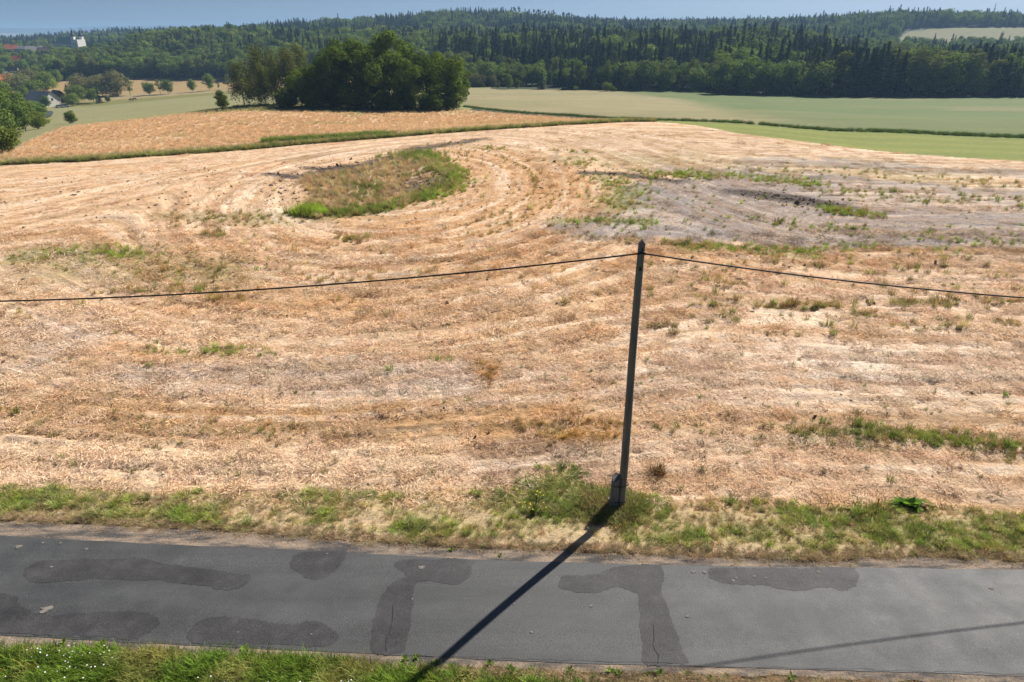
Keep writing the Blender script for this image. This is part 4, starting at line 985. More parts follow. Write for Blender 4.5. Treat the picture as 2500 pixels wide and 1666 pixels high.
def hollow_reeds():
    p = within(ISLAND, 1500)
    x, y = p[:, 0], p[:, 1]
    mud = in_poly(x, y, [(-9.64, 60.50), (-8.80, 64.50), (-7.46, 67.25), (-6.17, 63.25), (-6.25, 59.10), (-7.73, 56.00), (-9.04, 57.65)])
    p = p[~mud | (rng.random(len(p)) < 0.12)]; x, y = p[:, 0], p[:, 1]
    c = np.tile((0.56, 0.43, 0.25), (len(p), 1))
    g = fbm(x * 0.5, y * 0.3, 33) + 0.02 * (x + 10) > 0.56; c[g] = (0.27, 0.28, 0.09)
    s = 0.55 + 0.45 * rng.random(len(p))
    rim = along([(-10.29, 78.25), (-8.07, 73.25), (-6.21, 67.50), (-5.13, 63.25), (-5.10, 59.80), (-6.34, 56.35), (-7.39, 54.70)], 520, 0.8)
    low = along([(-15.22, 49.55), (-13.38, 49.85), (-10.39, 51.05), (-8.44, 53.45), (-6.81, 55.70)], 520, 0.6)
    low2 = along([(-15.55, 49.80), (-14.04, 49.30)], 130, 0.4)
    top = along([(-12.78, 75.50), (-10.78, 78.25), (-8.65, 72.25)], 260, 1.2)
    P = np.concatenate([p, rim, low, low2, top])
    C = np.concatenate([c, np.where(rng.random((520, 1)) < 0.3, np.array((0.45, 0.40, 0.16)), np.array((0.33, 0.41, 0.085))), np.where(rng.random((520, 1)) < 0.3, np.array((0.42, 0.36, 0.15)), np.array((0.25, 0.34, 0.07))), np.tile((0.37, 0.46, 0.08), (130, 1)), np.tile((0.27, 0.33, 0.08), (260, 1))])
    S = np.concatenate([s, 0.4 + 0.55 * rng.random(520), 0.35 + 0.4 * rng.random(520), 0.9 + 0.4 * rng.random(130), 0.5 + 0.4 * rng.random(260)])
    z, _, _ = zof(P[:, 0], P[:, 1])
    scatter('reed_bed', np.column_stack([P, z - 0.03]), spin(len(P), 0.08), np.stack([S, S, S * (0.7 + 0.5 * rng.random(len(S)))], 1), jitter(C, 0.22, 0.07), TALL, 'island of tall dry and green grass around the wet hollow in the field', 'reeds')
hollow_reeds()

def verge_grass():
    n = 11000
    x = rng.uniform(-24, 24, n); y0 = yline(SHOULDER_FAR, x); y1 = yline(VERGE_TOP, x) + 0.25
    y = y0 + 0.05 + (y1 - y0) * rng.random(n)
    g = fbm(x * 0.8, y * 1.4, 41, 4) - 0.47
    gm = sstep(-0.22, 0.18, g)
    keep = rng.random(n) < 0.6 + 0.4 * gm
    x, y, gm, y0, y1 = x[keep], y[keep], gm[keep], y0[keep], y1[keep]
    q = (y - y0) / (y1 - y0)
    mixg = np.clip(gm * (0.2 + 0.9 * rng.random(len(x))) + 0.15 * rng.random(len(x)), 0, 1)
    c = np.array((0.62, 0.49, 0.29)) * (1 - mixg[:, None]) + np.array((0.30, 0.36, 0.085)) * mixg[:, None]
    bright = (rng.random(len(x)) < 0.14) & (gm > 0.4); c[bright] = (0.36, 0.43, 0.09)
    s = (0.27 + 0.12 * gm) * np.exp(rng.normal(0, 0.32, len(x))) * np.where(q < 0.15, 0.55, 1.0)
    s[bright] *= 1.25
    # long grass round the foot of the pole
    m = 420
    fx = POLE[0] - 0.12 + rng.normal(0, 0.34, m); fy = POLE[1] + rng.normal(0.0, 0.30, m)
    far = np.hypot(fx - POLE[0] + .1, fy - POLE[1]) > 0.24; fx, fy = fx[far], fy[far]
    x = np.concatenate([x, fx]); y = np.concatenate([y, fy]); c = np.concatenate([c, np.where(rng.random((len(fx), 1)) < 0.35, np.array((0.46, 0.38, 0.18)), np.array((0.26, 0.28, 0.09)))]); s = np.concatenate([s, 0.6 + 0.4 * rng.random(len(fx))])
    # green tongue running up from the verge left of the pole
    tp = np.concatenate([within([(0.29, 15.80), (1.09, 17.05), (1.52, 17.60), (2.16, 17.35), (2.63, 15.80), (2.41, 15.00), (0.87, 15.00)], 330)])
    x = np.concatenate([x, tp[:, 0]]); y = np.concatenate([y, tp[:, 1]]); c = np.concatenate([c, np.tile((0.28, 0.31, 0.10), (len(tp), 1))]); s = np.concatenate([s, 0.28 + 0.24 * rng.random(len(tp))])
    z, _, _ = zof(x, y)
    scatter('verge_grass', np.column_stack([x, y, z - 0.015]), spin(len(x), 0.12), np.stack([s * 1.25, s * 1.25, s], 1), jitter(c, 0.2, 0.08), TUFTS, 'rough green and straw coloured grass on the far verge round the pole', 'grass')
    # short dry mat at both road edges
    n = 5200
    x = rng.uniform(-22, 22, n); side = rng.random(n) < 0.5
    y = np.where(side, yline(SHOULDER_FAR, x) + rng.normal(0.10, 0.13, n), yline(SHOULDER_NEAR, x) - np.abs(rng.normal(-0.05, 0.22, n)))
    z, _, _ = zof(x, y)
    s = 0.34 + 0.22 * rng.random(n)
    scatter('dry_grass_mat', np.column_stack([x, y, np.maximum(z, -0.03) - 0.01]), spin(n, 0.15), np.stack([s * 1.3, s * 1.3, s * 0.7], 1), jitter(np.tile((0.47, 0.36, 0.22), (n, 1)), 0.18), TUFTS, 'short withered grass along both edges of the asphalt', 'grass')
    # lush grass on the near verge
    n = 6500
    x = rng.uniform(-20, 14, n); top = yline(NEAR_GREEN, x)
    y = top + 0.06 - rng.random(n) ** 1.2 * 2.6
    z, _, _ = zof(x, y)
    c = np.tile((0.19, 0.28, 0.045), (n, 1)); d = fbm(x * 0.9, y * 1.2, 63); c[d > 0.57] = (0.33, 0.34, 0.10)
    s = 0.5 + 0.45 * rng.random(n)
    scatter('near_verge_grass', np.column_stack([x, y, z - 0.01]), spin(n, 0.12), np.stack([s * 1.3, s * 1.3, s], 1), jitter(c, 0.22, 0.07), TUFTS, 'lush green grass on the near verge at the bottom left', 'grass')
verge_grass()

def meadow_grass():
    n = 30000
    y = 78 + 112 * rng.random(n) ** 1.25; x = 24 - rng.random(n) * (0.82 * y + 44)
    z, c, zo = zof(x, y); k = zo == 3
    x, y, z, c = x[k], y[k], z[k], c[k]
    s = 0.4 + 0.5 * rng.random(len(x))
    c = c * 1.25 + 0.02
    scatter('meadow_grass', np.column_stack([x, y, z - 0.05]), spin(len(x), 0.1), np.stack([s * 1.6, s * 1.6, s], 1), jitter(c, 0.10, 0.03), TALL, 'tall orange ripe grass filling the meadow before the grove', 'grass')
    # taller green fringe where the meadow meets the stubble
    f = np.array(FIELD_FAR[:11]); P = along(f, 1500, 0.1); P[:, 1] += 0.6 + 1.3 * rng.random(1500) ** 2
    big = along([(-33.29, 93.75), (-27.41, 96.25), (-19.94, 98.25), (-17.12, 98.50)], 520, 0.3); big[:, 1] += 0.8
    P = np.concatenate([P, big]); s = np.concatenate([0.7 + 0.6 * rng.random(1500), 1.0 + 0.6 * rng.random(520)])
    c = np.where(rng.random((len(P), 1)) < 0.4, np.array((0.44, 0.38, 0.19)), np.array((0.28, 0.31, 0.10))); c[1500:] = (0.23, 0.30, 0.075)
    z, _, _ = zof(P[:, 0], P[:, 1])
    scatter('fringe_grass', np.column_stack([P, z - 0.05]), spin(len(P), 0.1), np.stack([s * 1.4, s * 1.4, s], 1), jitter(c, 0.25, 0.08), TALL, 'dark green grass fringe between the meadow and the stubble', 'grass')
    # edge of the standing corn
    P = along(CROP_NEAR, 3200, 0.1); P[:, 1] += 0.5 + 3.0 * rng.random(3200)
    s = 0.4 + 0.5 * rng.random(len(P)); z, _, _ = zof(P[:, 0], P[:, 1])
    scatter('crop_edge', np.column_stack([P, z - 0.05]), spin(len(P), 0.1), np.stack([s * 1.6, s * 1.6, s], 1), jitter(np.tile((0.11, 0.165, 0.055), (len(P), 1)), 0.2, 0.06), TALL, 'dark green edge of the standing grain on the right', 'crop')
meadow_grass()

# clods of dark earth turned up on the wet ground and thinly over the whole field
def clods():
    prots = []
    SOIL = leafy_mat('dark_soil', None, 0.0)
    for k in range(3):
        bmx = bmesh.new(); bmesh.ops.create_icosphere(bmx, subdivisions=1, radius=0.10)
        rr = np.random.default_rng(k)
        for v in bmx.verts: v.co *= 0.65 + 0.7 * rr.random(); v.co.z *= 0.7
        me = bpy.data.meshes.new('clod_%d' % k); bmx.to_mesh(me); bmx.free()
        a = me.attributes.new('lv', 'FLOAT', 'POINT'); a.data.foreach_set('value', np.ones(len(me.vertices), np.float32))
        prots.append(proto('clod_%d' % k, me, SOIL))
    P = []; 
    for pts, hw, c, soft, ragd, k in STREAKS:
        if c is MUD and hw > 0.3: P.append(along(pts, 90, hw * 0.9))
    P.append(within([(-9.64, 60.50), (-8.80, 64.50), (-7.46, 67.25), (-6.17, 63.25), (-6.25, 59.10), (-7.73, 56.00), (-9.04, 57.65)], 160))
    P.append(within([(-46.90, 63.00), (-31.10, 73.50), (-13.99, 81.50), (-8.97, 82.00), (-20.13, 65.75), (-19.02, 55.60), (-26.02, 45.70), (-34.10, 44.50)], 260))
    P.append(within([(-23.03, 65.75), (-19.37, 64.50), (-16.40, 52.60), (-19.38, 52.45)], 70))
    P.append(within([(-32.05, 41.50), (30.33, 38.95), (21.82, 26.50), (-22.43, 27.40)], 420)); P.append(within([(-6.65, 85.00), (7.50, 69.00), (3.54, 43.95), (-7.60, 41.85)], 160))
    P.append(within([(-21.51, 26.05), (21.51, 26.05), (14.64, 16.00), (-14.91, 16.40)], 260))
    P = np.concatenate(P); z, c, zo = zof(P[:, 0], P[:, 1]); n = len(P)
    s = np.exp(rng.normal(0, 0.4, n)) * np.where(P[:, 1] > 45, 0.62, np.where(P[:, 1] > 30, 0.5, 0.3))
    scatter('soil_clods', np.column_stack([P, z + 0.01]), spin(n, 0.5), np.stack([s * 1.6, s, s * 0.6], 1), jitter(np.tile((0.17, 0.122, 0.088), (n, 1)), 0.3), prots, 'dark earth clods strewn over the stubble and muddy hollows', 'soil')
clods()

# daisies in the near verge
WHITE, _nt, _b = new_mat('white_petals'); _b.inputs['Base Color'].default_value = (0.78, 0.78, 0.74, 1)
YELLOW, _nt, _b = new_mat('yellow_petals'); _b.inputs['Base Color'].default_value = (0.80, 0.58, 0.06, 1)
STEM = leafy_mat('green_stem', (0.12, 0.19, 0.03), 0.3)
def flower_mesh(name, r):
    v = [(0, 0, 0.28)]; f = []
    for k in range(8):
        a = k * math.pi / 4; rr = r * (1.0 if k % 2 == 0 else 0.72); v.append((rr * math.cos(a), rr * math.sin(a), 0.285 + 0.004 * (k % 2)))
    for k in range(8): f.append((0, 1 + k, 1 + (k + 1) % 8))
    return mesh_np(name, v, f)
DAISY = [proto('daisy_head', flower_mesh('daisy_head', 0.016), WHITE)]
pd = within([(-10.143, 10.400), (-9.715, 10.500), (-8.387, 10.450), (-8.185, 10.200), (-8.541, 9.900), (-9.382, 9.850), (-9.946, 10.000)], 48)
pd = np.concatenate([pd, np.stack([rng.uniform(-11, -3, 90), rng.uniform(8.6, 9.8, 90)], 1)])
z, _, _ = zof(pd[:, 0], pd[:, 1])
s = 0.8 + 0.5 * rng.random(len(pd))
scatter('daisies', np.column_stack([pd, z]), spin(len(pd), 0.35), np.stack([s, s, s * 0.9], 1), np.ones((len(pd), 3)), DAISY, 'small white daisies in the grass at the bottom left', 'flowers')

# ------------------------------------------------------------------ trees
def quads_from(c, nrm, size, r, aspect=0.75):
    n = len(c)
    nrm = nrm / (np.linalg.norm(nrm, axis=1)[:, None] + 1e-9)
    t = r.normal(size=(n, 3)); t -= (t * nrm).sum(1)[:, None] * nrm; t /= np.linalg.norm(t, axis=1)[:, None] + 1e-9
    b_ = np.cross(nrm, t)
    s = size[:, None]
    v = np.stack([c + t * s * 0.5, c + b_ * s * 0.5 * aspect, c - t * s * 0.5, c - b_ * s * 0.5 * aspect], 1)
    return v.reshape(-1, 3), np.arange(4 * n).reshape(n, 4)

def tube_np(p0, p1, r0, r1, n=6, wob=0.0, segs=3, r=None):
    p0 = np.array(p0, float); p1 = np.array(p1, float); V = []; F = []
    d = p1 - p0; L = np.linalg.norm(d); d /= L
    u = np.cross(d, [0.31, 0.95, 0.1]); u /= np.linalg.norm(u); w = np.cross(d, u)
    for s in range(segs + 1):
        q = s / segs; c = p0 + d * L * q
        if 0 < s < segs and r is not None: c = c + (u * r.normal() + w * r.normal()) * wob
        rad = r0 + (r1 - r0) * q
        for k in range(n):
            a = 2 * math.pi * k / n; V.append(c + u * rad * math.cos(a) + w * rad * math.sin(a))
    for s in range(segs):
        for k in range(n): F.append((s * n + k, s * n + (k + 1) % n, (s + 1) * n + (k + 1) % n, (s + 1) * n + k))
    return np.array(V), np.array(F)

def join(parts):
    V = []; F = []; o = 0
    for v, f in parts: V.append(v); F.append(f + o); o += len(v)
    return np.concatenate(V), np.concatenate(F)

def crown_broad(h, w, base, lobes, leaves, leaf, seed, droop=0.0, shape=0.0, big=0.15, skirt=0.25):
    """Leaf faces gathered in lobes over an uneven crown; returns verts, quads, leaf shade and the lobe centres."""
    r = np.random.default_rng(seed)
    ch = h - base; cz = base + ch * 0.50
    C = []; R = []
    while len(C) < lobes:
        p = r.normal(size=3); p /= np.linalg.norm(p); p *= r.random() ** 0.4
        x, y, z = p[0] * w * 0.5, p[1] * w * 0.5, p[2] * ch * 0.5
        tz = (z / (ch * 0.5) + 1) / 2
        narrow = 1 - shape * max(tz - 0.3, 0) - skirt * max(0.25 - tz, 0) * 4
        x *= narrow; y *= narrow
        rad = w * (big + 0.09 * r.random()) * (0.75 + 0.25 * narrow)
        C.append((x * 0.86, y * 0.86, cz + z * 0.88)); R.append(rad)
    C = np.array(C); R = np.array(R)
    pick = r.choice(len(C), leaves, p=R ** 2 / (R ** 2).sum())
    d = r.normal(size=(leaves, 3)); d /= np.linalg.norm(d, axis=1)[:, None]
    rad = R[pick] * (0.62 + 0.48 * r.random(leaves) ** 0.8)
    c = C[pick] + d * rad[:, None] * np.array([1.05, 1.05, 0.85])
    c[:, 2] -= droop * r.random(leaves) ** 2 * ch * 0.18
    c[:, 2] = np.maximum(c[:, 2], base * 0.55)
    nrm = d * 0.85 + r.normal(0, 0.32, (leaves, 3)) + np.array([0, 0, 0.40])
    size = leaf * (0.65 + 0.8 * r.random(leaves))
    v, f = quads_from(c, nrm, size, r, 0.72)
    lv = np.repeat(0.78 + 0.44 * r.random(leaves) + 0.10 * (r.random(len(C))[pick] - 0.5), 4)
    return v, f, lv, C

def trunk_broad(h, base, C, rad, seed, stems=1, lean=0.0):
    r = np.random.default_rng(seed); parts = []
    for s in range(stems):
        off = np.array([r.normal(0, 0.35), r.normal(0, 0.35), 0]) * (stems > 1)
        top = np.array([off[0] * 2.2 + lean, off[1] * 2.2, h * 0.72])
        rr = rad / math.sqrt(stems)
        parts.append(tube_np(off + [0, 0, -0.4], off * 1.4 + np.array([lean * .4, 0, base + (h - base) * 0.25]), rr, rr * 0.72, 7, rad * 0.25, 4, r))
        parts.append(tube_np(off * 1.4 + np.array([lean * .4, 0, base + (h - base) * 0.25]), top, rr * 0.72, rr * 0.15, 6, rad * 0.5, 4, r))
    for i in r.choice(len(C), min(8, len(C)), replace=False):
        z0 = base * 0.8 + (h - base) * 0.35 * r.random()
        parts.append(tube_np((lean * .3, 0, z0), C[i], rad * 0.36, rad * 0.06, 5, rad * 0.5, 3, r))
    return join(parts)

def crown_spruce(h, w, base, leaves_per, seed, leaf=0.6, ragged=0.25):
    """Whorls of drooping boughs, each a fan of narrow faces, on a cone."""
    r = np.random.default_rng(seed); c = []; nn = []; sz = []; bx = []
    levels = int((h - base) / 0.62)
    for i in range(levels):
        q = i / levels; z = base + (h - base) * q
        rad = w * 0.5 * (1 - q) ** 0.85 * (1 + ragged * r.normal()) + 0.12
        nb = max(5, int(11 * (1 - q * 0.6))); a0 = r.random() * 6.28
        for k in range(nb):
            a = a0 + 6.283 * k / nb + r.normal(0, 0.15); R = rad * (0.75 + 0.45 * r.random())
            for s in range(leaves_per):
                t = (s + 0.6) / leaves_per
                p = (R * t * math.cos(a), R * t * math.sin(a), z - R * 0.30 * t - 0.15 * t * t * R + r.normal(0, 0.08))
                c.append(p); bx.append((math.cos(a), math.sin(a), -0.45)); sz.append(leaf * (1.15 - 0.45 * t) * (0.8 + 0.5 * r.random()) * (0.6 + 0.4 * (1 - q)))
    c = np.array(c); bx = np.array(bx); sz = np.array(sz); n = len(c)
    bx /= np.linalg.norm(bx, axis=1)[:, None]
    up = np.array([0, 0, 1.0]) + r.normal(0, 0.35, (n, 3)); side = np.cross(bx, up); side /= np.linalg.norm(side, axis=1)[:, None]
    v = np.stack([c - bx * sz[:, None] * 0.7, c + side * sz[:, None] * 0.42 - np.array([0, 0, 0.12]) * sz[:, None], c + bx * sz[:, None] * 0.75, c - side * sz[:, None] * 0.42 - np.array([0, 0, 0.12]) * sz[:, None]], 1)
    tip = np.array([[[0.09, 0, h - 0.9], [0, 0.09, h - 0.9], [0, 0, h + 0.3], [-0.09, -0.05, h - 0.9]]])
    v = np.concatenate([v, tip]); n += 1
    lv = np.repeat(0.75 + 0.5 * r.random(n), 4)
    return v.reshape(-1, 3), np.arange(4 * n).reshape(n, 4), lv

L_ALDER = leafy_mat('alder_leaves', (0.10, 0.155, 0.026), 0.38, 0.2, hue=(0.135, 0.185, 0.032))
L_BROAD = leafy_mat('broadleaf_leaves', (0.111, 0.173, 0.046), 0.27, 0.30, hue=(0.169, 0.223, 0.059))
L_BIRCH = leafy_mat('birch_leaves', (0.144, 0.172, 0.055), 0.27, 0.18, hue=(0.172, 0.190, 0.069))
L_WILLOW = leafy_mat('willow_leaves', (0.196, 0.218, 0.092), 0.26, 0.2, hue=(0.253, 0.241, 0.115))
L_LIGHT = leafy_mat('lime_leaves', (0.163, 0.237, 0.045), 0.27, 0.2, hue=(0.225, 0.275, 0.056))
L_SPRUCE = leafy_mat('spruce_needles', (0.032, 0.052, 0.027), 0.10, 0.30, hue=(0.048, 0.068, 0.034))
L_LARCH = leafy_mat('larch_needles', (0.090, 0.132, 0.050), 0.18, 0.3, hue=(0.120, 0.156, 0.058))
BARK = bark('tree_bark', (0.045, 0.036, 0.028), (0.11, 0.09, 0.07))
BIRCHBARK = bark('birch_bark', (0.20, 0.18, 0.16), (0.52, 0.50, 0.46))
PINEBARK = bark('pine_bark', (0.13, 0.085, 0.055), (0.26, 0.16, 0.10))

def two_slot(name, crown, trunk, leafmat, barkmat):
    """One mesh, crown and trunk, for trees too far off to show their parts."""
    v, f, lv = crown[:3]; tv, tf = trunk
    me = mesh_np(name, np.concatenate([v, tv]), np.concatenate([f, tf + len(v)]), {'lv': np.concatenate([lv, np.ones(len(tv))])})
    me.materials.append(leafmat); me.materials.append(barkmat)
    mi = np.zeros(len(f) + len(tf), np.int32); mi[len(f):] = 1; me.polygons.foreach_set('material_index', mi)
    return me

def crown_mesh(name, crown, mat):
    me = mesh_np(name, crown[0], crown[1], {'lv': crown[2]}); me.materials.append(mat); return me
def trunk_mesh(name, tr, mat):
    me = mesh_np(name, tr[0], tr[1], smooth=True); me.materials.append(mat); return me

# parts for trees near enough to show crown and trunk: (crown mesh, trunk mesh), all built 10 m tall
def near_kind(nm, n, w, base, lobes, leaves, leaf, mat, bk, rad, **kw):
    out = []
    stems = kw.pop('stems', 1)
    for k in range(n):
        c = crown_broad(10.0, w, base, lobes, leaves, leaf, 300 + 17 * k + len(nm) * 7, **kw)
        t = trunk_broad(10.0, base, c[3], rad, 500 + k, stems)
        out.append((crown_mesh(nm + '_crown', c, mat), trunk_mesh(nm + '_trunk', t, bk)))
    return out
ALDER = near_kind('alder', 5, 6.6, 0.5, 27, 7000, 0.27, L_ALDER, BARK, 0.13, shape=0.35, skirt=0.0, big=0.115)
BIRCH = near_kind('birch', 3, 4.8, 0.5, 34, 5200, 0.21, L_BIRCH, BIRCHBARK, 0.10, shape=0.75, droop=1.0, stems=2)
ROUND = near_kind('round', 4, 8.0, 0.8, 34, 4600, 0.42, L_BROAD, BARK, 0.16, shape=0.25)
WILLOW = near_kind('willow', 3, 10.5, 0.3, 36, 5200, 0.42, L_WILLOW, BARK, 0.2, shape=0.2, droop=0.5, stems=2)
LIMETREE = near_kind('lime', 3, 9.2, 0.7, 34, 4600, 0.44, L_LIGHT, BARK, 0.18, shape=0.2)
SAPLING = near_kind('sapling', 3, 5.6, 0.2, 34, 3600, 0.42, L_ALDER, BARK, 0.12, shape=0.55, big=0.18)
THIN = near_kind('thin', 2, 5.0, 1.6, 18, 900, 0.40, L_BIRCH, BARK, 0.10, shape=0.4)
CONIF = []
for k in range(2):
    c = crown_spruce(10.0, 4.6, 0.7, 3, 900 + k, 0.8)
    CONIF.append((crown_mesh('conifer_crown', c, L_SPRUCE), trunk_mesh('conifer_trunk', tube_np((0, 0, -0.3), (0, 0, 9.5), 0.16, 0.02, 6, 0, 3), BARK)))

def tree(name, x, y, h, kind, label, group=None, wide=1.0, rz=None, dz=0.0, cat='tree'):
    cm, tm = kind[random.randrange(len(kind))]
    e = empty(name, (x, y, hz(x, y) + dz), random.random() * 6.28 if rz is None else rz)
    e.scale = (h / 10 * wide, h / 10 * wide, h / 10)
    link('crown', cm, None, e); link('trunk', tm, None, e)
    return tag(e, label, cat, group)


# the grove in front of the far fields: alders massed on the right, birches on the left
GROVE = [
    ('alder_tree', -15.9, 178, 14.5, ALDER, 'rightmost tree of the grove, sunlit green down to the ground', 1.15),
    ('alder_tree', -21.7, 183, 16.0, ALDER, 'tall rounded tree second from the right end of the grove', 1.1),
    ('alder_tree', -13.9, 190, 11.5, ALDER, 'lower tree leaning out behind the right end of the grove', 1.1),
    ('alder_tree', -28.3, 190, 17.5, ALDER, 'tall tree right of the grove crown top', 1.0),
    ('alder_tree', -30.6, 181, 19.6, ALDER, 'tallest tree of the grove with the rounded top', 1.05),
    ('alder_tree', -24.5, 174, 13.6, ALDER, 'tree with pale thin stems at the front of the grove', 1.0),
    ('alder_tree', -34.2, 176, 16.2, ALDER, 'dark tree at the front centre of the grove', 1.05),
    ('alder_tree', -39.2, 188, 18.3, ALDER, 'broad dark tree in the middle of the grove', 1.1),
    ('alder_tree', -40.6, 178, 19.0, ALDER, 'tall tree forming the left summit of the dark grove', 1.05),
    ('alder_tree', -45.1, 182, 17.2, ALDER, 'dark tree on the left shoulder of the grove', 1.05),
    ('alder_tree', -45.7, 174, 13.2, ALDER, 'dark lower tree at the left front of the grove', 1.1),
    ('alder_tree', -50.4, 177, 11.5, ALDER, 'low dark tree where alders meet the birches', 1.15),
    ('alder_tree', -35.8, 199, 18.5, ALDER, 'tree hidden at the back of the grove behind the tallest one', 1.1),
    ('alder_tree', -20.6, 198, 14.5, ALDER, 'tree at the back right of the grove', 1.1),
    ('alder_tree', -47.2, 200, 17.5, ALDER, 'tree at the back left of the dark grove', 1.1),
    ('birch_tree', -56.5, 184, 15.8, BIRCH, 'olive birch standing against the left flank of the alders', 1.1),
    ('birch_tree', -55.1, 190, 17.0, BIRCH, 'tall birch rising behind the low left alder', 1.1),
    ('birch_tree', -61.1, 187, 15.8, BIRCH, 'olive birch in the middle of the birch row', 1.1),
    ('birch_tree', -64.9, 186, 17.6, BIRCH, 'tall slender birch second from the left', 0.95),
    ('birch_tree', -66.8, 180, 13.2, BIRCH, 'leftmost birch with drooping crown and several stems', 1.2),
    ('birch_tree', -61.2, 178, 11.5, BIRCH, 'shorter birch in front of the tall slender one', 1.1),
]
for nm, x, y, h, kd, lab, w in GROVE:
    tree(nm, x, y, h * 0.95, kd, lab, 'trees of the grove', w)
for k, (px_, y_, h_, lab) in enumerate([
    (-53.4, 172, 4.2, 'dark bush under the birches at the left of the grove'), (-47.0, 170, 5.0, 'dark bush under the left alders'),
    (-38.8, 172, 5.5, 'dark undergrowth bush below the left summit of the grove'), (-30.9, 171, 5.0, 'dark undergrowth bush at the centre of the grove'),
    (-19.1, 174, 4.2, 'leafy bush at the foot of the right grove trees'), (-14.4, 176, 5.0, 'green bush skirting the right end of the grove'), (-26.4, 180, 6.0, 'dark bush deep between the grove stems'), (-36.5, 180, 7.0, 'tall dark bush in the heart of the grove'), (-43.7, 176, 6.5, 'dark bush beside the left front alder')]):
    tree('bush', px_, y_, h_, SAPLING, lab, 'bushes under the grove', 1.9, cat='bush')
for k in range(26):
    y_ = 170.0 + 12 * random.random(); x_ = -57.0 + 42.0 * (k + random.random()) / 26
    tree('bush', x_, y_, random.uniform(2.6, 5.2), SAPLING, 'undergrowth bush %s %s' % ('at the front foot of' if y_ < 176 else 'in the shade behind', ['the leftmost birch', 'the slender birches', 'the low left alder', 'the left grove summit', 'the grove centre', 'the tallest grove tree', 'the right end of the grove'][min(6, k * 7 // 26)]), 'undergrowth of the grove', 1.7, cat='bush')
tree('young_tree', -67.6, 168, 4.7, SAPLING, 'small dark conical tree alone left of the birches', None, 1.25)
tree('young_tree', -121.1, 196, 3.9, SAPLING, 'small dark round tree alone at the meadow edge on the left', None, 1.45, dz=-0.2)

# trees along the hedge line in the valley
VAL = [(-166.1, 425, 9.0, THIN, 'airy pale tree just left of the birches', 1.2), (-178.4, 428, 9.8, ROUND, 'round green tree right of the small one on the valley hedge line', 0.9), (-174.5, 432, 5.0, THIN, 'wispy sapling between two valley hedge trees', 0.9),
    (-187.5, 426, 7.4, ROUND, 'small tree standing alone on the valley hedge line', 0.9), (-212.4, 424, 8.0, ROUND, 'leftmost of the three small trees in the valley', 1.2), (-206.8, 426, 9.0, THIN, 'middle of the three small trees in the valley', 1.2), (-201.2, 424, 8.4, ROUND, 'rightmost of the three small trees in the valley', 1.1),
    (-255.0, 430, 12.0, WILLOW, 'broad pale willow left in the valley clump', 1.35), (-242.4, 428, 12.5, WILLOW, 'pale willow in the middle of the valley clump', 1.1), (-234.7, 430, 13.4, WILLOW, 'tallest rounded willow of the valley clump', 1.15), (-225.8, 428, 11.0, THIN, 'thin crowned tree at the right end of the willow clump', 1.3),
    (-236.0, 392, 9.6, LIMETREE, 'bright green spreading tree right of the farmhouse', 1.25), (-227.3, 392, 8.0, LIMETREE, 'small bright tree with twin trunks left of the dark conifer', 1.0), (-232.0, 380, 6.6, LIMETREE, 'bright bush-like tree in front of the spreading tree by the farm', 1.3),
    (-238.5, 368, 6.4, ROUND, 'dark green tree in front of the farmhouse roof', 1.1), (-265.2, 395, 8.5, LIMETREE, 'green tree left of the farmhouse gable', 1.2),
    (-296.6, 450, 13.5, WILLOW, 'pale green round tree above the farm roof', 1.1), (-287.8, 448, 12.0, LIMETREE, 'green round tree right of the pale one above the farm', 1.1), (-299.8, 440, 13.0, WILLOW, 'willow below the terraced houses at the left edge', 1.3), (-286.4, 430, 9.5, LIMETREE, 'low green tree between willow and farm', 1.3)]
for x, y, h, kd, lab, w in VAL:
    tree('broadleaf_tree', x, y, h, kd, lab, 'trees in the valley', w)
tree('conifer_tree', -222.0, 388, 11.0, CONIF, 'dark pointed conifer beside the small bright tree in the valley', None, 1.05)
tree('conifer_tree', -262.6, 428, 7.5, CONIF, 'dark conifer under the left willow of the valley clump', None, 1.6)
tree('dark_bush', -219.4, 392, 3.6, SAPLING, 'dark rounded bush right of the pointed conifer', None, 1.6, cat='bush')
# big trees at the left edge of the picture
EDGE = [(-113.5, 160, 9.2, ROUND, 'large green tree at the left edge above the meadow', 1.1), (-115.2, 168, 7.2, ROUND, 'green tree leaning over the meadow at the left edge', 1.1), (-110.6, 150, 12.0, ROUND, 'big dark tree cut off by the left edge', 1.1), (-130.9, 190, 9.5, ROUND, 'tree behind the bright one at the left edge', 1.2), (-118.8, 178, 4.2, LIMETREE, 'low bright bush at the right foot of the edge trees', 1.5), (-146.2, 205, 13.0, ROUND, 'tall tree behind the edge trees on the left', 1.1), (-143.8, 215, 7.5, ROUND, 'green tree between the edge trees and the farm', 1.2), (-69.8, 96, 4.2, LIMETREE, 'bush at the left edge beside the stubble field', 1.4)]
for x, y, h, kd, lab, w in EDGE:
    tree('broadleaf_tree', x, y, h, kd, lab, 'trees at the left edge', w)

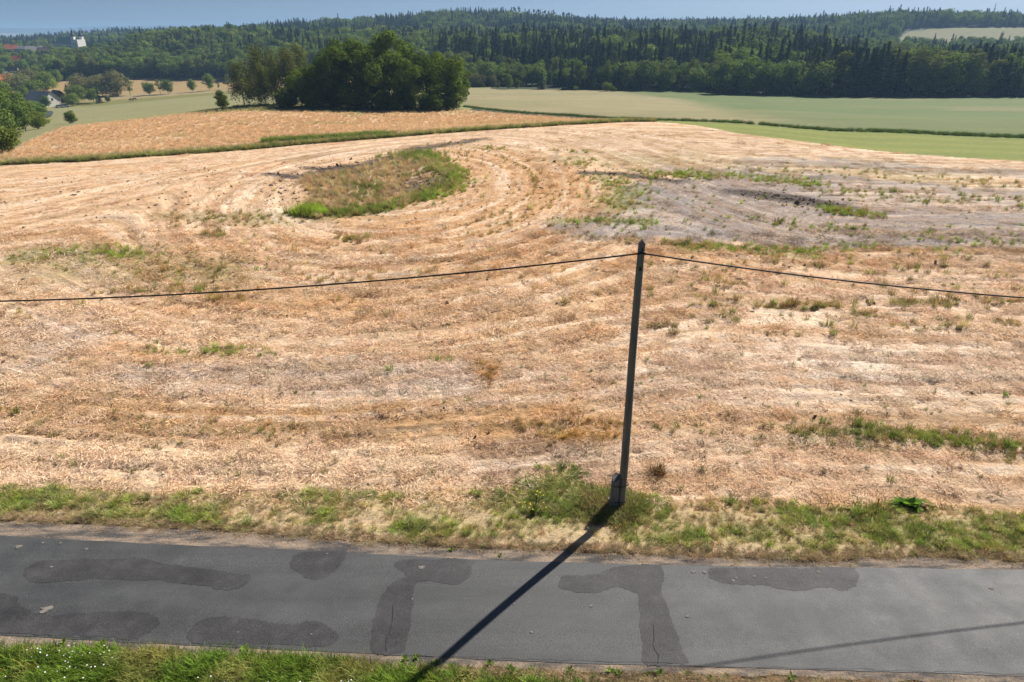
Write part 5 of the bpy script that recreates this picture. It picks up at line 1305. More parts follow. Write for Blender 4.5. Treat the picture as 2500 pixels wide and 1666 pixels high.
# ---------------- the forest: simple whole-tree meshes, a few of each kind
def far_broad(nm, k, w, base, mat, leaf=0.8, n=900, shape=0.3, bk=BARK):
    c = crown_broad(18.0, w, base, 17, n, leaf, 700 + k, shape=shape, big=0.20); t = trunk_broad(18.0, base, c[3], 0.25, 720 + k)
    return two_slot(nm, c, t, mat, bk)
F_BROAD = [far_broad('broadleaf_tree', k, 10.5 + k % 3, 1.5, L_BROAD, 0.95, 1500) for k in range(4)]
F_LIGHT = [far_broad('broadleaf_tree', 10 + k, 10.0 + k, 1.5, L_LIGHT, 0.95, 1400) for k in range(2)]
F_BIRCH = [far_broad('birch_tree', 20 + k, 6.5, 2.0, L_BIRCH, 0.7, 1000, 0.7) for k in range(2)]
F_SPRUCE = []; F_LARCH = []
for k in range(4):
    c = crown_spruce(22.0, (7.0, 8.6, 7.8, 9.4)[k], 1.2, 3, 800 + k, 1.35, (0.2, 0.32, 0.26, 0.38)[k])
    F_SPRUCE.append(two_slot('spruce_tree', c, tube_np((0, 0, -0.5), (0, 0, 21), 0.3, 0.03, 6, 0, 2), L_SPRUCE, BARK))
for k in range(2):
    c = crown_spruce(20.0, 8.0, 3.0, 2, 830 + k, 1.3, 0.35)
    F_LARCH.append(two_slot('larch_tree', c, tube_np((0, 0, -0.5), (0, 0, 19), 0.28, 0.03, 6, 0, 2), L_LARCH, BARK))
def pine_mesh(k):
    c = crown_broad(22.0, 5.0, 13.0, 9, 420, 0.8, 850 + k, shape=0.3)
    return two_slot('pine_tree', c, tube_np((0, 0, -0.5), (0, 0, 21), 0.3, 0.08, 6, 0.2, 4, np.random.default_rng(k)), L_SPRUCE, PINEBARK)
F_PINE = [pine_mesh(k) for k in range(3)]
KINDS_F = {'spruce': (F_SPRUCE, 22.0, 'spruce_tree'), 'larch': (F_LARCH, 20.0, 'larch_tree'), 'broad': (F_BROAD, 18.0, 'broadleaf_tree'), 'light': (F_LIGHT, 18.0, 'broadleaf_tree'), 'birch': (F_BIRCH, 18.0, 'birch_tree')}

# (px columns left, right, near, far, spacing, height range, shares of kinds, place)
def pxx(px, Y): return (px - 1250) / 1667.0 * (Y * 0.9124 + 8.0)
FOREST = [
    (1975, 2760, 326, 372, 5.2, (14, 22), dict(spruce=.66, larch=.12, birch=.10, broad=.12), 'right'),
    (2000, 2760, 372, 470, 5.6, (17, 21), dict(spruce=.40, larch=.2, broad=.25, light=.15), 'right'),
    (2000, 2760, 470, 620, 7.0, (15, 20), dict(spruce=.15, broad=.65, light=.2), 'right'),
    (1760, 1980, 330, 372, 5.2, (12, 18), dict(spruce=.25, broad=.45, light=.2, larch=.1), 'midright'),
    (1760, 2000, 372, 470, 5.6, (17, 22), dict(spruce=.45, broad=.3, light=.25), 'midright'),
    (1740, 2000, 470, 620, 6.2, (17, 25), dict(spruce=.62, larch=.18, broad=.20), 'midright'),
    (1380, 1760, 348, 390, 5.2, (9, 15), dict(spruce=.15, broad=.6, light=.1, birch=.15), 'middle'),
    (1100, 1380, 368, 410, 5.4, (8, 14), dict(spruce=.12, broad=.7, light=.05, birch=.13), 'middle'),
    (1090, 1760, 410, 460, 5.4, (12, 18), dict(spruce=.40, broad=.45, birch=.15), 'middle'),
    (1080, 1760, 460, 560, 5.6, (14, 22), dict(spruce=.45, broad=.33, light=.08, larch=.14), 'middle'),
    (1080, 1760, 560, 680, 6.4, (14, 20), dict(spruce=.28, broad=.5, light=.22), 'middle'),
    (560, 1110, 505, 600, 6.0, (12, 18), dict(spruce=.10, broad=.68, light=.15, birch=.07), 'grove'),
    (560, 1110, 600, 760, 6.6, (14, 19), dict(spruce=.08, broad=.66, light=.26), 'grove'),
    (120, 570, 528, 600, 5.6, (12, 17), dict(spruce=.02, broad=.66, light=.12, birch=.20), 'left'),
    (330, 570, 600, 690, 6.0, (13, 18), dict(spruce=.05, broad=.52, birch=.28, light=.15), 'left'),
    (110, 330, 600, 690, 5.6, (9, 12.5), dict(spruce=.01, broad=.54, birch=.30, light=.15), 'left'),
    (330, 580, 690, 800, 6.6, (15, 20), dict(spruce=.05, broad=.50, light=.45), 'left'),
    (-60, 120, 470, 560, 8.0, (8, 13), dict(spruce=.1, broad=.7, light=.2), 'village'),
    (-60, 140, 560, 830, 11.0, (9, 14), dict(spruce=.1, broad=.7, light=.2), 'village'),
    (225, 340, 690, 905, 8.5, (9, 13), dict(spruce=.2, broad=.7, light=.1), 'village'),
    (130, 225, 700, 900, 9.0, (7, 10), dict(broad=.9, light=.1), 'village'),
    (-80, 680, 1000, 1260, 11.0, (14, 19), dict(spruce=.45, broad=.5, light=.05), 'farleft'),
    (-80, 680, 1260, 1540, 10.0, (15, 20), dict(spruce=.85, broad=.15), 'farleft'),
    (560, 1500, 800, 960, 9.0, (14, 19), dict(spruce=.35, broad=.6, light=.05), 'ridge'),
    (560, 1500, 960, 1190, 7.6, (12, 21), dict(spruce=.45, broad=.43, larch=.12), 'ridge'),
    (1280, 1800, 720, 1000, 9.0, (13, 18), dict(spruce=.4, broad=.4, light=.2), 'ridge'),
    (1400, 2100, 1000, 1350, 10.5, (15, 20), dict(spruce=.55, broad=.3, light=.15), 'ridge'),
    (1250, 2100, 1400, 1720, 10.0, (16, 20), dict(spruce=.92, broad=.08), 'ridge'),
    (1750, 2150, 640, 800, 7.5, (12, 17), dict(spruce=.15, broad=.65, light=.2), 'farright'),
    (1760, 2180, 800, 960, 8.5, (14, 19), dict(spruce=.15, broad=.75, light=.1), 'farright'),
    (1900, 2620, 962, 1130, 8.0, (13, 20), dict(spruce=.12, broad=.83, light=.05), 'farright'),
    (2620, 2900, 960, 1100, 10.0, (13, 18), dict(broad=1.0), 'farright'),
    (2100, 2750, 640, 765, 8.0, (10, 16), dict(spruce=.1, broad=.75, light=.15), 'farright'),
]
PLACE = {'right': 'in the dark forest wall behind the green field at the right', 'midright': 'in the forest front right of centre behind the field', 'middle': 'in the wooded slope behind the pale field in the middle',
         'grove': 'in the wood rising behind the grove', 'left': 'in the sunlit wood behind the valley fields on the left', 'village': 'among the village gardens at the left edge'}
KNAME = {'spruce': 'dark spruce', 'larch': 'greenish conifer', 'broad': 'green broadleaf tree', 'light': 'bright broadleaf tree', 'birch': 'pale birch'}
cand = []; stuffpts = {}
def clear_of(x, y):
    for (a, b_, r_) in KEEP_CLEAR:
        if (x - a) ** 2 + (y - b_) ** 2 < r_ * r_: return False
    return True
KEEP_CLEAR = [(-557.8, 940, 30), (-569.2, 940, 24), (-543.3, 940, 24)]
VIEWS = [(20, 800, 40), (32, 800, 60), (62, 800, 60), (88, 780, 60), (112, 780, 60), (42, 680, 50), (14, 565, 70), (30, 560, 70), (4, 500, 60), (172, 940, 60), (195, 940, 60)]
clear_poly = np.array(CLEARING)
for (pl, pr, y0, y1, sp, hr, mixk, place) in FOREST:
    kinds = list(mixk); pk = np.array([mixk[k] for k in kinds]); pk = pk / pk.sum()
    y = y0
    while y < y1:
        x0, x1 = pxx(pl, y), pxx(pr, y)
        xs = np.arange(x0, x1, sp) + rng.uniform(0, sp)
        for x in xs:
            xx = x + rng.normal(0, sp * 0.28); yy = y + rng.normal(0, sp * 0.28)
            clump = vnoise(np.array([xx * 0.03]), np.array([yy * 0.03]), 17)[0]
            cl = sstep(0.40, 0.60, clump)
            pp = pk * np.array([(0.12 + 2.2 * cl) if k in ('spruce', 'larch') else (2.0 - 1.8 * cl) for k in kinds]); pp /= pp.sum()
            k = kinds[rng.choice(len(kinds), p=pp)]
            h = rng.uniform(*hr) * float(np.exp(rng.normal(0, 0.09)))
            if k in ('broad', 'light'): h *= 0.88
            if not clear_of(xx, yy): continue
            if any(abs(xx - pxx(a, yy)) < 7.0 and b_ - d_ < yy < b_ + 12 for a, b_, d_ in VIEWS): continue
            if in_poly(np.array([xx]), np.array([yy]), CLEARING)[0]: continue
            cand.append((yy, xx, k, h, place))
        y += sp * 0.92
# where in its wood a tree stands, by what can be found in the picture
SPOTS = {'right': ((2130, 'left below the hill clearing'), (2290, 'below the hill clearing'), (2420, 'left of the narrow poplar'), (9999, 'at the right edge')),
         'midright': ((1830, 'right of the grain border'), (1920, 'below the lone ridge pines'), (9999, 'left of the dark forest wall')),
         'middle': ((1180, 'right of the grove'), (1290, 'above the dead trees'), (1400, 'above the conical bushes'), (1520, 'right of the conical bushes'), (1640, 'above the narrowing pale field'), (9999, 'above the green field tip')),
         'grove': ((680, 'behind the birches'), (800, 'behind the left alders'), (960, 'behind the grove summit'), (9999, 'behind the right alders')),
         'left': ((200, 'below the church'), (300, 'above the willow clump'), (400, 'above three small trees'), (490, 'above the lone hedge tree'), (9999, 'left of the birches')),
         'village': ((40, 'by the white houses'), (90, 'above the farm'), (9999, 'near the church'))}
WOOD = {'right': 'right forest wall', 'midright': 'centre-right forest', 'middle': 'middle wooded slope', 'grove': 'wood beyond', 'left': 'left wood', 'village': 'village gardens'}
def tree_label(k, x, y, h, place):
    px_ = 1250 + 1667.0 * x / (y * 0.9124 + 8.0)
    spot = [t for a, t in SPOTS[place] if px_ < a][0]
    near_, far_ = {'right': (345, 380), 'midright': (355, 400), 'middle': (400, 470), 'grove': (540, 610), 'left': (552, 620), 'village': (600, 720)}[place]
    row = 'front row' if y < near_ else ('second rank' if y < far_ else 'back rank')
    size = 'tall ' if h > 18.5 else ('low ' if h < 12 else '')
    return size + KNAME[k] + ', ' + row + ' of ' + WOOD[place] + ', ' + spot, KNAME[k].replace('birch', 'birche').replace('spruce', 'spruce') + 's of the ' + WOOD[place]
cand.sort()
allx = np.array([c[1] for c in cand]); ally = np.array([c[0] for c in cand]); allz = height(allx, ally)
# how much of each tree shows: nothing nearer in its own column may cover its top
elev = (allz + np.array([c[3] for c in cand]) - 12.0) / ally
azim = allx / ally
order = np.argsort(ally); best = np.full(900, -9.0); show = np.zeros(len(cand))
for i in order:
    b0 = int((azim[i] + 0.9) / 1.8 * 900); b0 = min(max(b0, 0), 899)
    w = max(1, int(2.2 / ally[i] / 1.8 * 900))
    lo = max(0, b0 - w); hi = min(900, b0 + w + 1)
    lowest = max((allz[i] - 12.0) / ally[i], float(np.mean(best[lo:hi])))
    show[i] = max(elev[i] - lowest, 0) / max(elev[i] - (allz[i] - 12.0) / ally[i], 1e-6) * (cand[i][3] / ally[i])
    best[lo:hi] = np.maximum(best[lo:hi], elev[i] - 0.004)
inframe = np.abs(azim) < 0.72
single = np.zeros(len(cand), bool)
for fam, cap in ((('spruce',), 280), (('larch',), 120), (('broad', 'light'), 290), (('birch',), 120)):
    idx = [i for i in range(len(cand)) if cand[i][2] in fam and inframe[i] and cand[i][4] in PLACE and show[i] > 0.004]
    idx.sort(key=lambda i: -show[i])
    single[idx[:cap]] = True
for i, (y, x, k, h, place) in enumerate(cand):
    meshes, h0, nm = KINDS_F[k]
    if single[i]:
        o = link(nm, meshes[random.randrange(len(meshes))], None, None, (x, y, allz[i]))
        w = h / h0 * random.uniform(0.8, 1.4); o.scale = (w, w, h / h0); o.rotation_euler = (0, 0, random.random() * 6.28)
        label, grp = tree_label(k, x, y, h, place)
        tag(o, label, 'tree', grp)
    else:
        stuffpts.setdefault(('near' if place in PLACE else 'far', k), []).append((x, y, allz[i], h / h0))
for (zone_, k), pts in stuffpts.items():
    p = np.array(pts); n = len(p)
    prot = [bpy.data.objects.new('tree_source', me) for me in KINDS_F[k][0]]
    w = p[:, 3] * rng.uniform(0.8, 1.45, n)
    lab = {'near': 'mass of %ss deep in the woods beyond the fields', 'far': 'distant wooded ridge of %ss below the sky'}[zone_] % KNAME[k].replace('birch', 'birche')
    scatter('forest' if zone_ == 'near' else 'wooded_ridge', p[:, :3], spin(n), np.stack([w, w, p[:, 3]], 1), np.ones((n, 3)), prot, lab, 'forest')

# pines with bare stems standing on the ridge against the sky
for k, (px_, y_, h_) in enumerate([(1248, 1188, 23), (1256, 1192, 25), (1266, 1186, 25), (1290, 1190, 22), (1302, 1188, 24), (1312, 1192, 24), (1318, 1186, 23), (1328, 1190, 24), (1338, 1188, 23), (1350, 1190, 25), (1373, 1190, 24), (1386, 1186, 24), (1396, 1190, 21)]):
    x = pxx(px_, y_); o = link('pine_tree', F_PINE[k % 3], None, None, (x, y_, hz(x, y_))); s = h_ / 22.0; o.scale = (s * 0.9, s * 0.9, s); o.rotation_euler = (0, 0, k * 1.7)
    tag(o, 'bare stemmed pine standing above the ridge against the sky', 'tree', 'pines on the ridge line')
for k, (px_, h_) in enumerate([(1875, 25), (1892, 24), (1902, 28), (1917, 27), (1930, 26), (1946, 26), (1966, 28)]):
    y_ = 1718.0; x = pxx(px_, y_); o = link('pine_tree', F_PINE[(k + 1) % 3], None, None, (x, y_, hz(x, y_))); s = h_ / 22.0; o.scale = (s * 1.1, s * 1.1, s); o.rotation_euler = (0, 0, k * 2.3)
    tag(o, 'lone pine sticking up from the far right ridge line', 'tree', 'lone pines on the far ridge')
x = pxx(2403, 1075); o = link('spruce_tree', F_LARCH[0], None, None, (x, 1075, hz(x, 1075))); o.scale = (0.7, 0.7, 1.45)
tag(o, 'thin tall spruce rising alone from the hilltop at the far right', 'tree')
x = pxx(2432, 640); o = link('poplar_tree', F_BIRCH[0], None, None, (x, 640, hz(x, 640))); o.scale = (0.45, 0.45, 1.5)
tag(o, 'narrow poplar in front of the clearing at the far right', 'tree')

# shrubs along the top of the pale field in the middle
SHR = [(1240,344,7.0,'dark rounded shrub at the left of the far field edge'),(1323,344,9.0,'dark conical yew-like bush on the far field edge'),(1375,342,3.2,'low pale shrub right of the dark conical bush'),(1395,346,9.5,'second dark conical bush on the far field edge'),(1405,340,2.0,'low flat bright shrub at the field edge'),(1482,338,4.2,'round bright shrub at the field edge in the middle'),(1500,336,2.4,'small bright shrub at the foot of the forest'),(1262,346,5.0,'shrub beside the dark rounded one'),(1165,362,6.5,'pale round willow bush in the marsh left of the field top'),(1148,366,6.0,'leftmost round willow bush in the marsh'),(1202,364,5.5,'small round willow bush right in the marsh'),(1228,372,6.5,'willow bush before the dead trees'),(1185,376,8.0,'tall willow bush behind the marsh'),(1180,352,2.4,'low green shrub at the marsh edge'),(1215,350,2.2,'low marsh shrub beside the rounded one')]
for px_, y_, h_, lab in SHR:
    kd = CONIF if 'conical' in lab else (WILLOW if 'willow' in lab else (LIMETREE if 'bright' in lab or 'pale' in lab else SAPLING))
    tree('shrub', pxx(px_, y_), y_, h_, kd, lab, 'shrubs at the far field edge', 1.25 if 'conical' not in lab else 1.3, cat='shrub')
# dead grey trees in the marsh
DEADWOOD = bark('dead_wood', (0.22, 0.20, 0.17), (0.42, 0.39, 0.34))
def dead_tree(x, y, h, seed, label):
    r = np.random.default_rng(seed); e = empty('dead_tree', (x, y, hz(x, y))); lean = r.normal(0, 0.12) * h
    parts = [tube_np((0, 0, -0.3), (lean, 0, h), 0.22, 0.05, 6, 0.2, 4, r)]
    link('trunk', mesh_np('dead_trunk', *parts[0]), DEADWOOD, e)
    for k in range(6):
        z = h * (0.35 + 0.6 * r.random()); a = r.random() * 6.28; L = 1.0 + 2.0 * r.random()
        p0 = (lean * z / h, 0, z)
        link('branch', mesh_np('dead_branch', *tube_np(p0, (p0[0] + math.cos(a) * L, math.sin(a) * L, z + L * 0.8), 0.08, 0.02, 5, 0.1, 2, r)), DEADWOOD, e)
    tag(e, label, 'tree', 'dead trees in the marsh')
for k, (px_, y_, h_) in enumerate([(1262, 368, 9.0), (1284, 374, 8.5), (1300, 370, 7.0), (1330, 380, 7.5)]):
    dead_tree(pxx(px_, y_), y_, h_, k, ['leaning dead grey tree on the left of the marsh', 'dead forked grey tree in the middle of the marsh', 'short dead grey tree in the marsh', 'dead grey tree beside the conical bush'][k])

# ------------------------------------------------------------------ buildings in the valley and the village
def plain(name, c, rough=0.85, scale=3.0, var=0.2):
    m, nt, b = new_mat(name)
    pos = nt.nodes.new('ShaderNodeTexCoord').outputs['Object']
    r = nt.nodes.new('ShaderNodeRGB'); r.outputs[0].default_value = (*c, 1)
    nt.links.new(scale_col(nt, r.outputs[0], maprange(nt, noise(nt, pos, scale, 5, 0.65), 0.3, 0.7, 1 - var, 1 + var)), b.inputs['Base Color'])
    b.inputs['Roughness'].default_value = rough
    return m
M_WHITE = plain('white_render', (0.70, 0.68, 0.63)); M_CREAM = plain('cream_render', (0.62, 0.54, 0.42)); M_PEACH = plain('peach_render', (0.66, 0.45, 0.30))
M_BRICK = plain('dark_brick', (0.20, 0.10, 0.08)); M_RED = plain('red_tiles', (0.42, 0.13, 0.06)); M_ORANGE = plain('orange_tiles', (0.56, 0.20, 0.07)); M_GREYROOF = plain('grey_slates', (0.25, 0.245, 0.25))
M_DARKROOF = plain('dark_roof', (0.055, 0.045, 0.042)); M_COPPER = plain('copper_roof', (0.17, 0.25, 0.20)); M_PANE = plain('window_pane', (0.03, 0.035, 0.045), 0.15); M_TIMBER = plain('dark_timber', (0.09, 0.06, 0.045)); M_DOME = plain('dark_dome', (0.05, 0.055, 0.06), 0.5)

def box(x0, x1, y0, y1, z0, z1):
    v = [(x, y, z) for z in (z0, z1) for y in (y0, y1) for x in (x0, x1)]
    f = [(0, 2, 3, 1), (4, 5, 7, 6), (0, 1, 5, 4), (2, 6, 7, 3), (0, 4, 6, 2), (1, 3, 7, 5)]
    return v, f
def house(name, x, y, L, W, hw, hr, rz, wall, roof, label, cat='house', z=None, chimney=True, cols=3, rows=1, group=None):
    e = tag(empty(name, (x, y, hz(x, y) if z is None else z), rz), label, cat, group)
    a, b_ = L / 2, W / 2
    v = [(-a, -b_, -1), (a, -b_, -1), (a, b_, -1), (-a, b_, -1), (-a, -b_, hw), (a, -b_, hw), (a, b_, hw), (-a, b_, hw), (-a, 0, hw + hr - 0.12), (a, 0, hw + hr - 0.12)]
    f = [(0, 1, 5, 4), (2, 3, 7, 6), (1, 2, 6, 9, 5), (3, 0, 4, 8, 7)]
    pyobj('wall', v, f, wall, e)
    o = 0.45; k = hr / b_
    ze = hw - o * k
    v = [(-a - o, -b_ - o, ze), (a + o, -b_ - o, ze), (a + o, 0, hw + hr), (-a - o, 0, hw + hr), (a + o, b_ + o, ze), (-a - o, b_ + o, ze)]
    v += [(p[0], p[1], p[2] + 0.22) for p in v]
    f = [(0, 3, 2, 1), (3, 5, 4, 2), (6, 7, 8, 9), (9, 8, 10, 11), (0, 1, 7, 6), (4, 5, 11, 10), (1, 2, 8, 7), (2, 4, 10, 8), (3, 0, 6, 9), (5, 3, 9, 11)]
    rf = pyobj('roof', v, f, roof, e)
    if chimney:
        c = L * 0.18; pyobj('chimney', *box(c, c + 0.7, -0.35, 0.35, hw + hr - 0.5, hw + hr + 0.9), M_BRICK, rf)
    for r_ in range(rows):
        zc = 1.3 + r_ * 2.6
        if zc + 0.9 > hw: break
        for c in range(cols):
            xc = -a + L * (c + 0.5) / cols
            w = pyobj('window', *box(xc - 0.55, xc + 0.55, -b_ - 0.06, -b_ + 0.05, zc - 0.1, zc + 1.2), M_WHITE if wall is not M_WHITE else M_TIMBER, e)
            pyobj('pane', *box(xc - 0.43, xc + 0.43, -b_ - 0.075, -b_ - 0.02, zc + 0.02, zc + 1.08), M_PANE, w)
    for s in (-1, 1):
        w = pyobj('window', *box(s * a - 0.06, s * a + 0.06, -0.5, 0.5, hw - 0.4, hw + 0.8), M_TIMBER, e)
        pyobj('pane', *box(s * a - 0.08, s * a + 0.08, -0.38, 0.38, hw - 0.28, hw + 0.68), M_PANE, w)
    return e
fx, fy = pxx(88, 381), 381.0
farm = house('farmhouse', fx, fy, 15.0, 9.0, 3.4, 3.9, math.radians(-22), M_WHITE, M_GREYROOF, 'white farmhouse with long grey roof among trees on the left', cols=4)
pyobj('plinth', *box(-7.4, 7.4, -4.58, -4.51, -0.9, 1.1), M_BRICK, farm)
house('barn', pxx(127, 398), 398, 10, 7, 2.6, 3.6, math.radians(-40), M_TIMBER, M_DARKROOF, 'dark barn with black pitched roof behind the farmhouse', 'barn', chimney=False)
house('village_house', pxx(32, 800), 800, 11, 9, 4.0, 4.4, 0.4, M_CREAM, M_RED, 'house with red tiled hip at the far left of the village', rows=1)
house('village_house', pxx(62, 800), 800, 13, 9, 5.0, 2.6, -0.3, M_WHITE, M_GREYROOF, 'white house with low grey roof in the village', rows=2, cols=4)
house('village_house', pxx(88, 780), 780, 15, 10, 4.5, 4.4, 0.5, M_WHITE, M_GREYROOF, 'large grey roofed house in the middle of the village', rows=2, cols=4)
house('village_house', pxx(117, 800), 800, 11, 9, 4.6, 4.2, -0.4, M_BRICK, M_ORANGE, 'house with bright orange roof below the church', rows=1)
house('village_house', pxx(108, 765), 765, 9, 8, 5.0, 3.6, 0.7, M_BRICK, M_DARKROOF, 'dark red brick house below the orange roof', rows=1)
house('village_house', pxx(42, 680), 680, 10, 8, 3.6, 4.0, 0.2, M_PEACH, M_RED, 'small red roofed house half hidden by trees left of the wood', rows=1)
house('village_house', pxx(8, 565), 565, 12, 9, 5.2, 3.0, 0.5, M_WHITE, M_GREYROOF, 'white house at the left edge with grey roof', rows=2, cols=4)
house('village_house', pxx(32, 558), 558, 9, 8, 5.0, 3.2, 0.3, M_WHITE, M_DARKROOF, 'white house with dark roof above the willows', rows=2)
house('village_house', pxx(24, 590), 590, 12, 8, 5.2, 3.6, -0.2, M_CREAM, M_DARKROOF, 'cream house behind the two white ones on the left', rows=2)
house('village_house', pxx(4, 500), 500, 9, 8, 4.0, 3.6, 0.6, M_PEACH, M_ORANGE, 'peach coloured house at the left edge below the white ones', rows=1)

def church():
    X, Y = pxx(170, 940), 940.0
    z0 = 1.5 - 8.5
    e = tag(empty('church', (X, Y, z0), math.radians(-10)), 'white baroque church with green roof and two onion domes on the left', 'church')
    # nave
    pyobj('nave_wall', *box(-13, 11, -6, 6, -4, 9), M_CREAM, e)
    v = [(-14, -6.8, 8.6), (11, -6.8, 8.6), (11, 6.8, 8.6), (-14, 6.8, 8.6), (-11.5, 0, 16.0), (11, 0, 16.0)]
    pyobj('nave_roof', v, [(0, 1, 5, 4), (2, 3, 4, 5), (3, 0, 4), (1, 2, 5), (0, 3, 2, 1)], M_COPPER, e)
    for k in range(5):
        xc = -10.5 + k * 4.6
        w = pyobj('window', *box(xc - 0.9, xc + 0.9, -6.12, -5.9, 2.5, 7.2), M_WHITE, e); pyobj('pane', *box(xc - 0.65, xc + 0.65, -6.16, -6.05, 2.8, 6.9), M_PANE, w)
    # presbytery with its gable on the left
    pyobj('side_tower', *box(-20.5, -15.0, -3.6, 3.6, -6, 9.5), M_PEACH, e)
    v = [(-21, -4.1, 9.4), (-14.5, -4.1, 9.4), (-14.5, 4.1, 9.4), (-21, 4.1, 9.4), (-17.8, 0, 13.2)]
    pyobj('side_tower_roof', v, [(0, 1, 4), (1, 2, 4), (2, 3, 4), (3, 0, 4), (3, 2, 1, 0)], M_DARKROOF, e)
    # facade block with two towers
    pyobj('facade', *box(11.05, 20, -7, 7, -4, 13.5), M_WHITE, e)
    for k in range(2):
        w = pyobj('window', *box(13.0 + 3.6 * k, 14.4 + 3.6 * k, -7.12, -6.9, 5.5, 10.0), M_CREAM, e); pyobj('pane', *box(13.2 + 3.6 * k, 14.2 + 3.6 * k, -7.16, -7.05, 5.8, 9.7), M_PANE, w)
    for s, yy in ((0, -4.2), (1, 4.2)):
        cx = 13.2 if s == 0 else 17.6
        tw = pyobj('tower', *box(cx - 2.0, cx + 2.0, yy - 2.0, yy + 2.0, 13.5, 17.0), M_WHITE, e)
        rings = [((cx, yy, 17.0), 2.4, 2.4), ((cx, yy, 17.8), 2.9, 2.9), ((cx, yy, 19.2), 2.7, 2.7), ((cx, yy, 20.6), 1.3, 1.3), ((cx, yy, 21.2), 0.8, 0.8), ((cx, yy, 22.6), 0.8, 0.8), ((cx, yy, 23.4), 1.0, 1.0), ((cx, yy, 24.4), 0.35, 0.35), ((cx, yy, 27.5), 0.12, 0.12)]
        pyobj('onion_dome', *lathe(rings, 10), M_DOME, e, True)
church()

# ------------------------------------------------------------------ horses
COAT, _nt, _b = new_mat('dark_coat'); _b.inputs['Base Color'].default_value = (0.030, 0.020, 0.014, 1); _b.inputs['Roughness'].default_value = 0.6
def horse(x, y, rz, label):
    J = {'rump': (-0.75, 0, 1.30, .24, .27), 'loin': (-0.35, 0, 1.30, .25, .29), 'chest': (0.25, 0, 1.25, .25, .32), 'wither': (0.55, 0, 1.30, .20, .27), 'neck': (0.95, 0, 1.20, .12, .19), 'poll': (1.30, 0, 0.95, .09, .12), 'face': (1.42, 0, 0.62, .08, .09), 'nose': (1.46, 0, 0.32, .055, .06),
         'dock': (-0.98, 0, 1.25, .06, .06), 'tail': (-1.10, 0, 0.80, .07, .07), 'tailtip': (-1.10, 0, 0.45, .03, .03)}
    E = [('rump', 'loin'), ('loin', 'chest'), ('chest', 'wither'), ('wither', 'neck'), ('neck', 'poll'), ('poll', 'face'), ('face', 'nose'), ('rump', 'dock'), ('dock', 'tail'), ('tail', 'tailtip')]
    for s, sy in (('l', 0.17), ('r', -0.17)):
        d = 0.08 if s == 'l' else -0.06
        J.update({'fs' + s: (0.45 + d, sy, 1.0, .11, .12), 'fk' + s: (0.45 + d, sy, 0.52, .055, .06), 'ff' + s: (0.45 + d, sy, 0.12, .04, .04), 'fh' + s: (0.49 + d, sy, 0.02, .055, .06),
                  'hs' + s: (-0.70 - d, sy, 1.02, .14, .17), 'hk' + s: (-0.82 - d, sy, 0.58, .06, .08), 'hf' + s: (-0.72 - d, sy, 0.14, .04, .045), 'hh' + s: (-0.68 - d, sy, 0.02, .055, .06)})
        E += [('wither', 'fs' + s), ('fs' + s, 'fk' + s), ('fk' + s, 'ff' + s), ('ff' + s, 'fh' + s), ('rump', 'hs' + s), ('hs' + s, 'hk' + s), ('hk' + s, 'hf' + s), ('hf' + s, 'hh' + s)]
    names = list(J); me = bpy.data.meshes.new('horse')
    me.from_pydata([J[k][:3] for k in names], [(names.index(a), names.index(b_)) for a, b_ in E], [])
    o = link('horse', me, COAT, None, (x, y, hz(x, y))); o.rotation_euler = (0, 0, rz)
    sk = o.modifiers.new('skin', 'SKIN'); sk.use_smooth_shade = True
    for k, nm in enumerate(names):
        sv = me.skin_vertices[0].data[k]; sv.radius = J[nm][3:5]; sv.use_root = (k == 0)
    o.modifiers.new('smooth', 'SUBSURF').levels = 1
    return tag(o, label, 'horse')
horse(pxx(307, 384), 384, math.radians(172), 'dark horse grazing to the left in the valley pasture')
horse(pxx(316, 386), 386, math.radians(-12), 'dark horse with lowered head, right one of the pair')

# ------------------------------------------------------------------ cars by the farm
TYRE, _nt, _b = new_mat('tyre_rubber'); _b.inputs['Base Color'].default_value = (0.02, 0.02, 0.02, 1)
def car(x, y, rz, c, label):
    m, nt, b = new_mat('car_paint'); b.inputs['Base Color'].default_value = (*c, 1); b.inputs['Roughness'].default_value = 0.3; b.inputs['Coat Weight'].default_value = 0.6
    e = tag(empty('parked_car', (x, y, hz(x, y) + 0.05), rz), label, 'car', 'cars at the farm')
    prof = [(-2.1, 0.35), (-2.15, 0.75), (-1.75, 0.95), (-1.2, 1.0), (1.0, 0.95), (1.9, 0.80), (2.15, 0.6), (2.1, 0.3)]
    v = [(px_, s * (0.84 if 0.4 < pz < 0.9 else 0.78), pz) for s in (-1, 1) for px_, pz in prof]; n = len(prof)
    f = [(i, i + 1, n + i + 1, n + i) for i in range(n - 1)] + [(n - 1, 0, n, 2 * n - 1), tuple(range(n))[::-1], tuple(range(n, 2 * n))]
    pyobj('body', v, f, m, e)
    gp = [(-1.7, 0.96), (-1.15, 1.42), (0.2, 1.45), (1.0, 0.96)]
    v = [(px_, s * (0.72 if pz < 1 else 0.58), pz) for s in (-1, 1) for px_, pz in gp]
    f = [(0, 1, 5, 4), (1, 2, 6, 5), (2, 3, 7, 6), (3, 2, 1, 0), (4, 5, 6, 7)]
    cab_ = pyobj('cabin_glass', v, f, M_PANE, e)
    pyobj('roof', *box(-1.15, 0.2, -0.56, 0.56, 1.43, 1.49), m, e)
    for wx in (-1.3, 1.3):
        for wy in (-0.8, 0.8):
            vv, ff = lathe([((0, 0, -0.1), 0.32, 0.32), ((0, 0, 0.1), 0.32, 0.32)], 12)
            vv = [(wx + a, wy + c_, 0.3 + b_) for a, b_, c_ in vv]; pyobj('wheel', vv, ff, TYRE, e)
car(pxx(127, 371), 371, 0.3, (0.70, 0.70, 0.70), 'white car parked below the farmhouse')
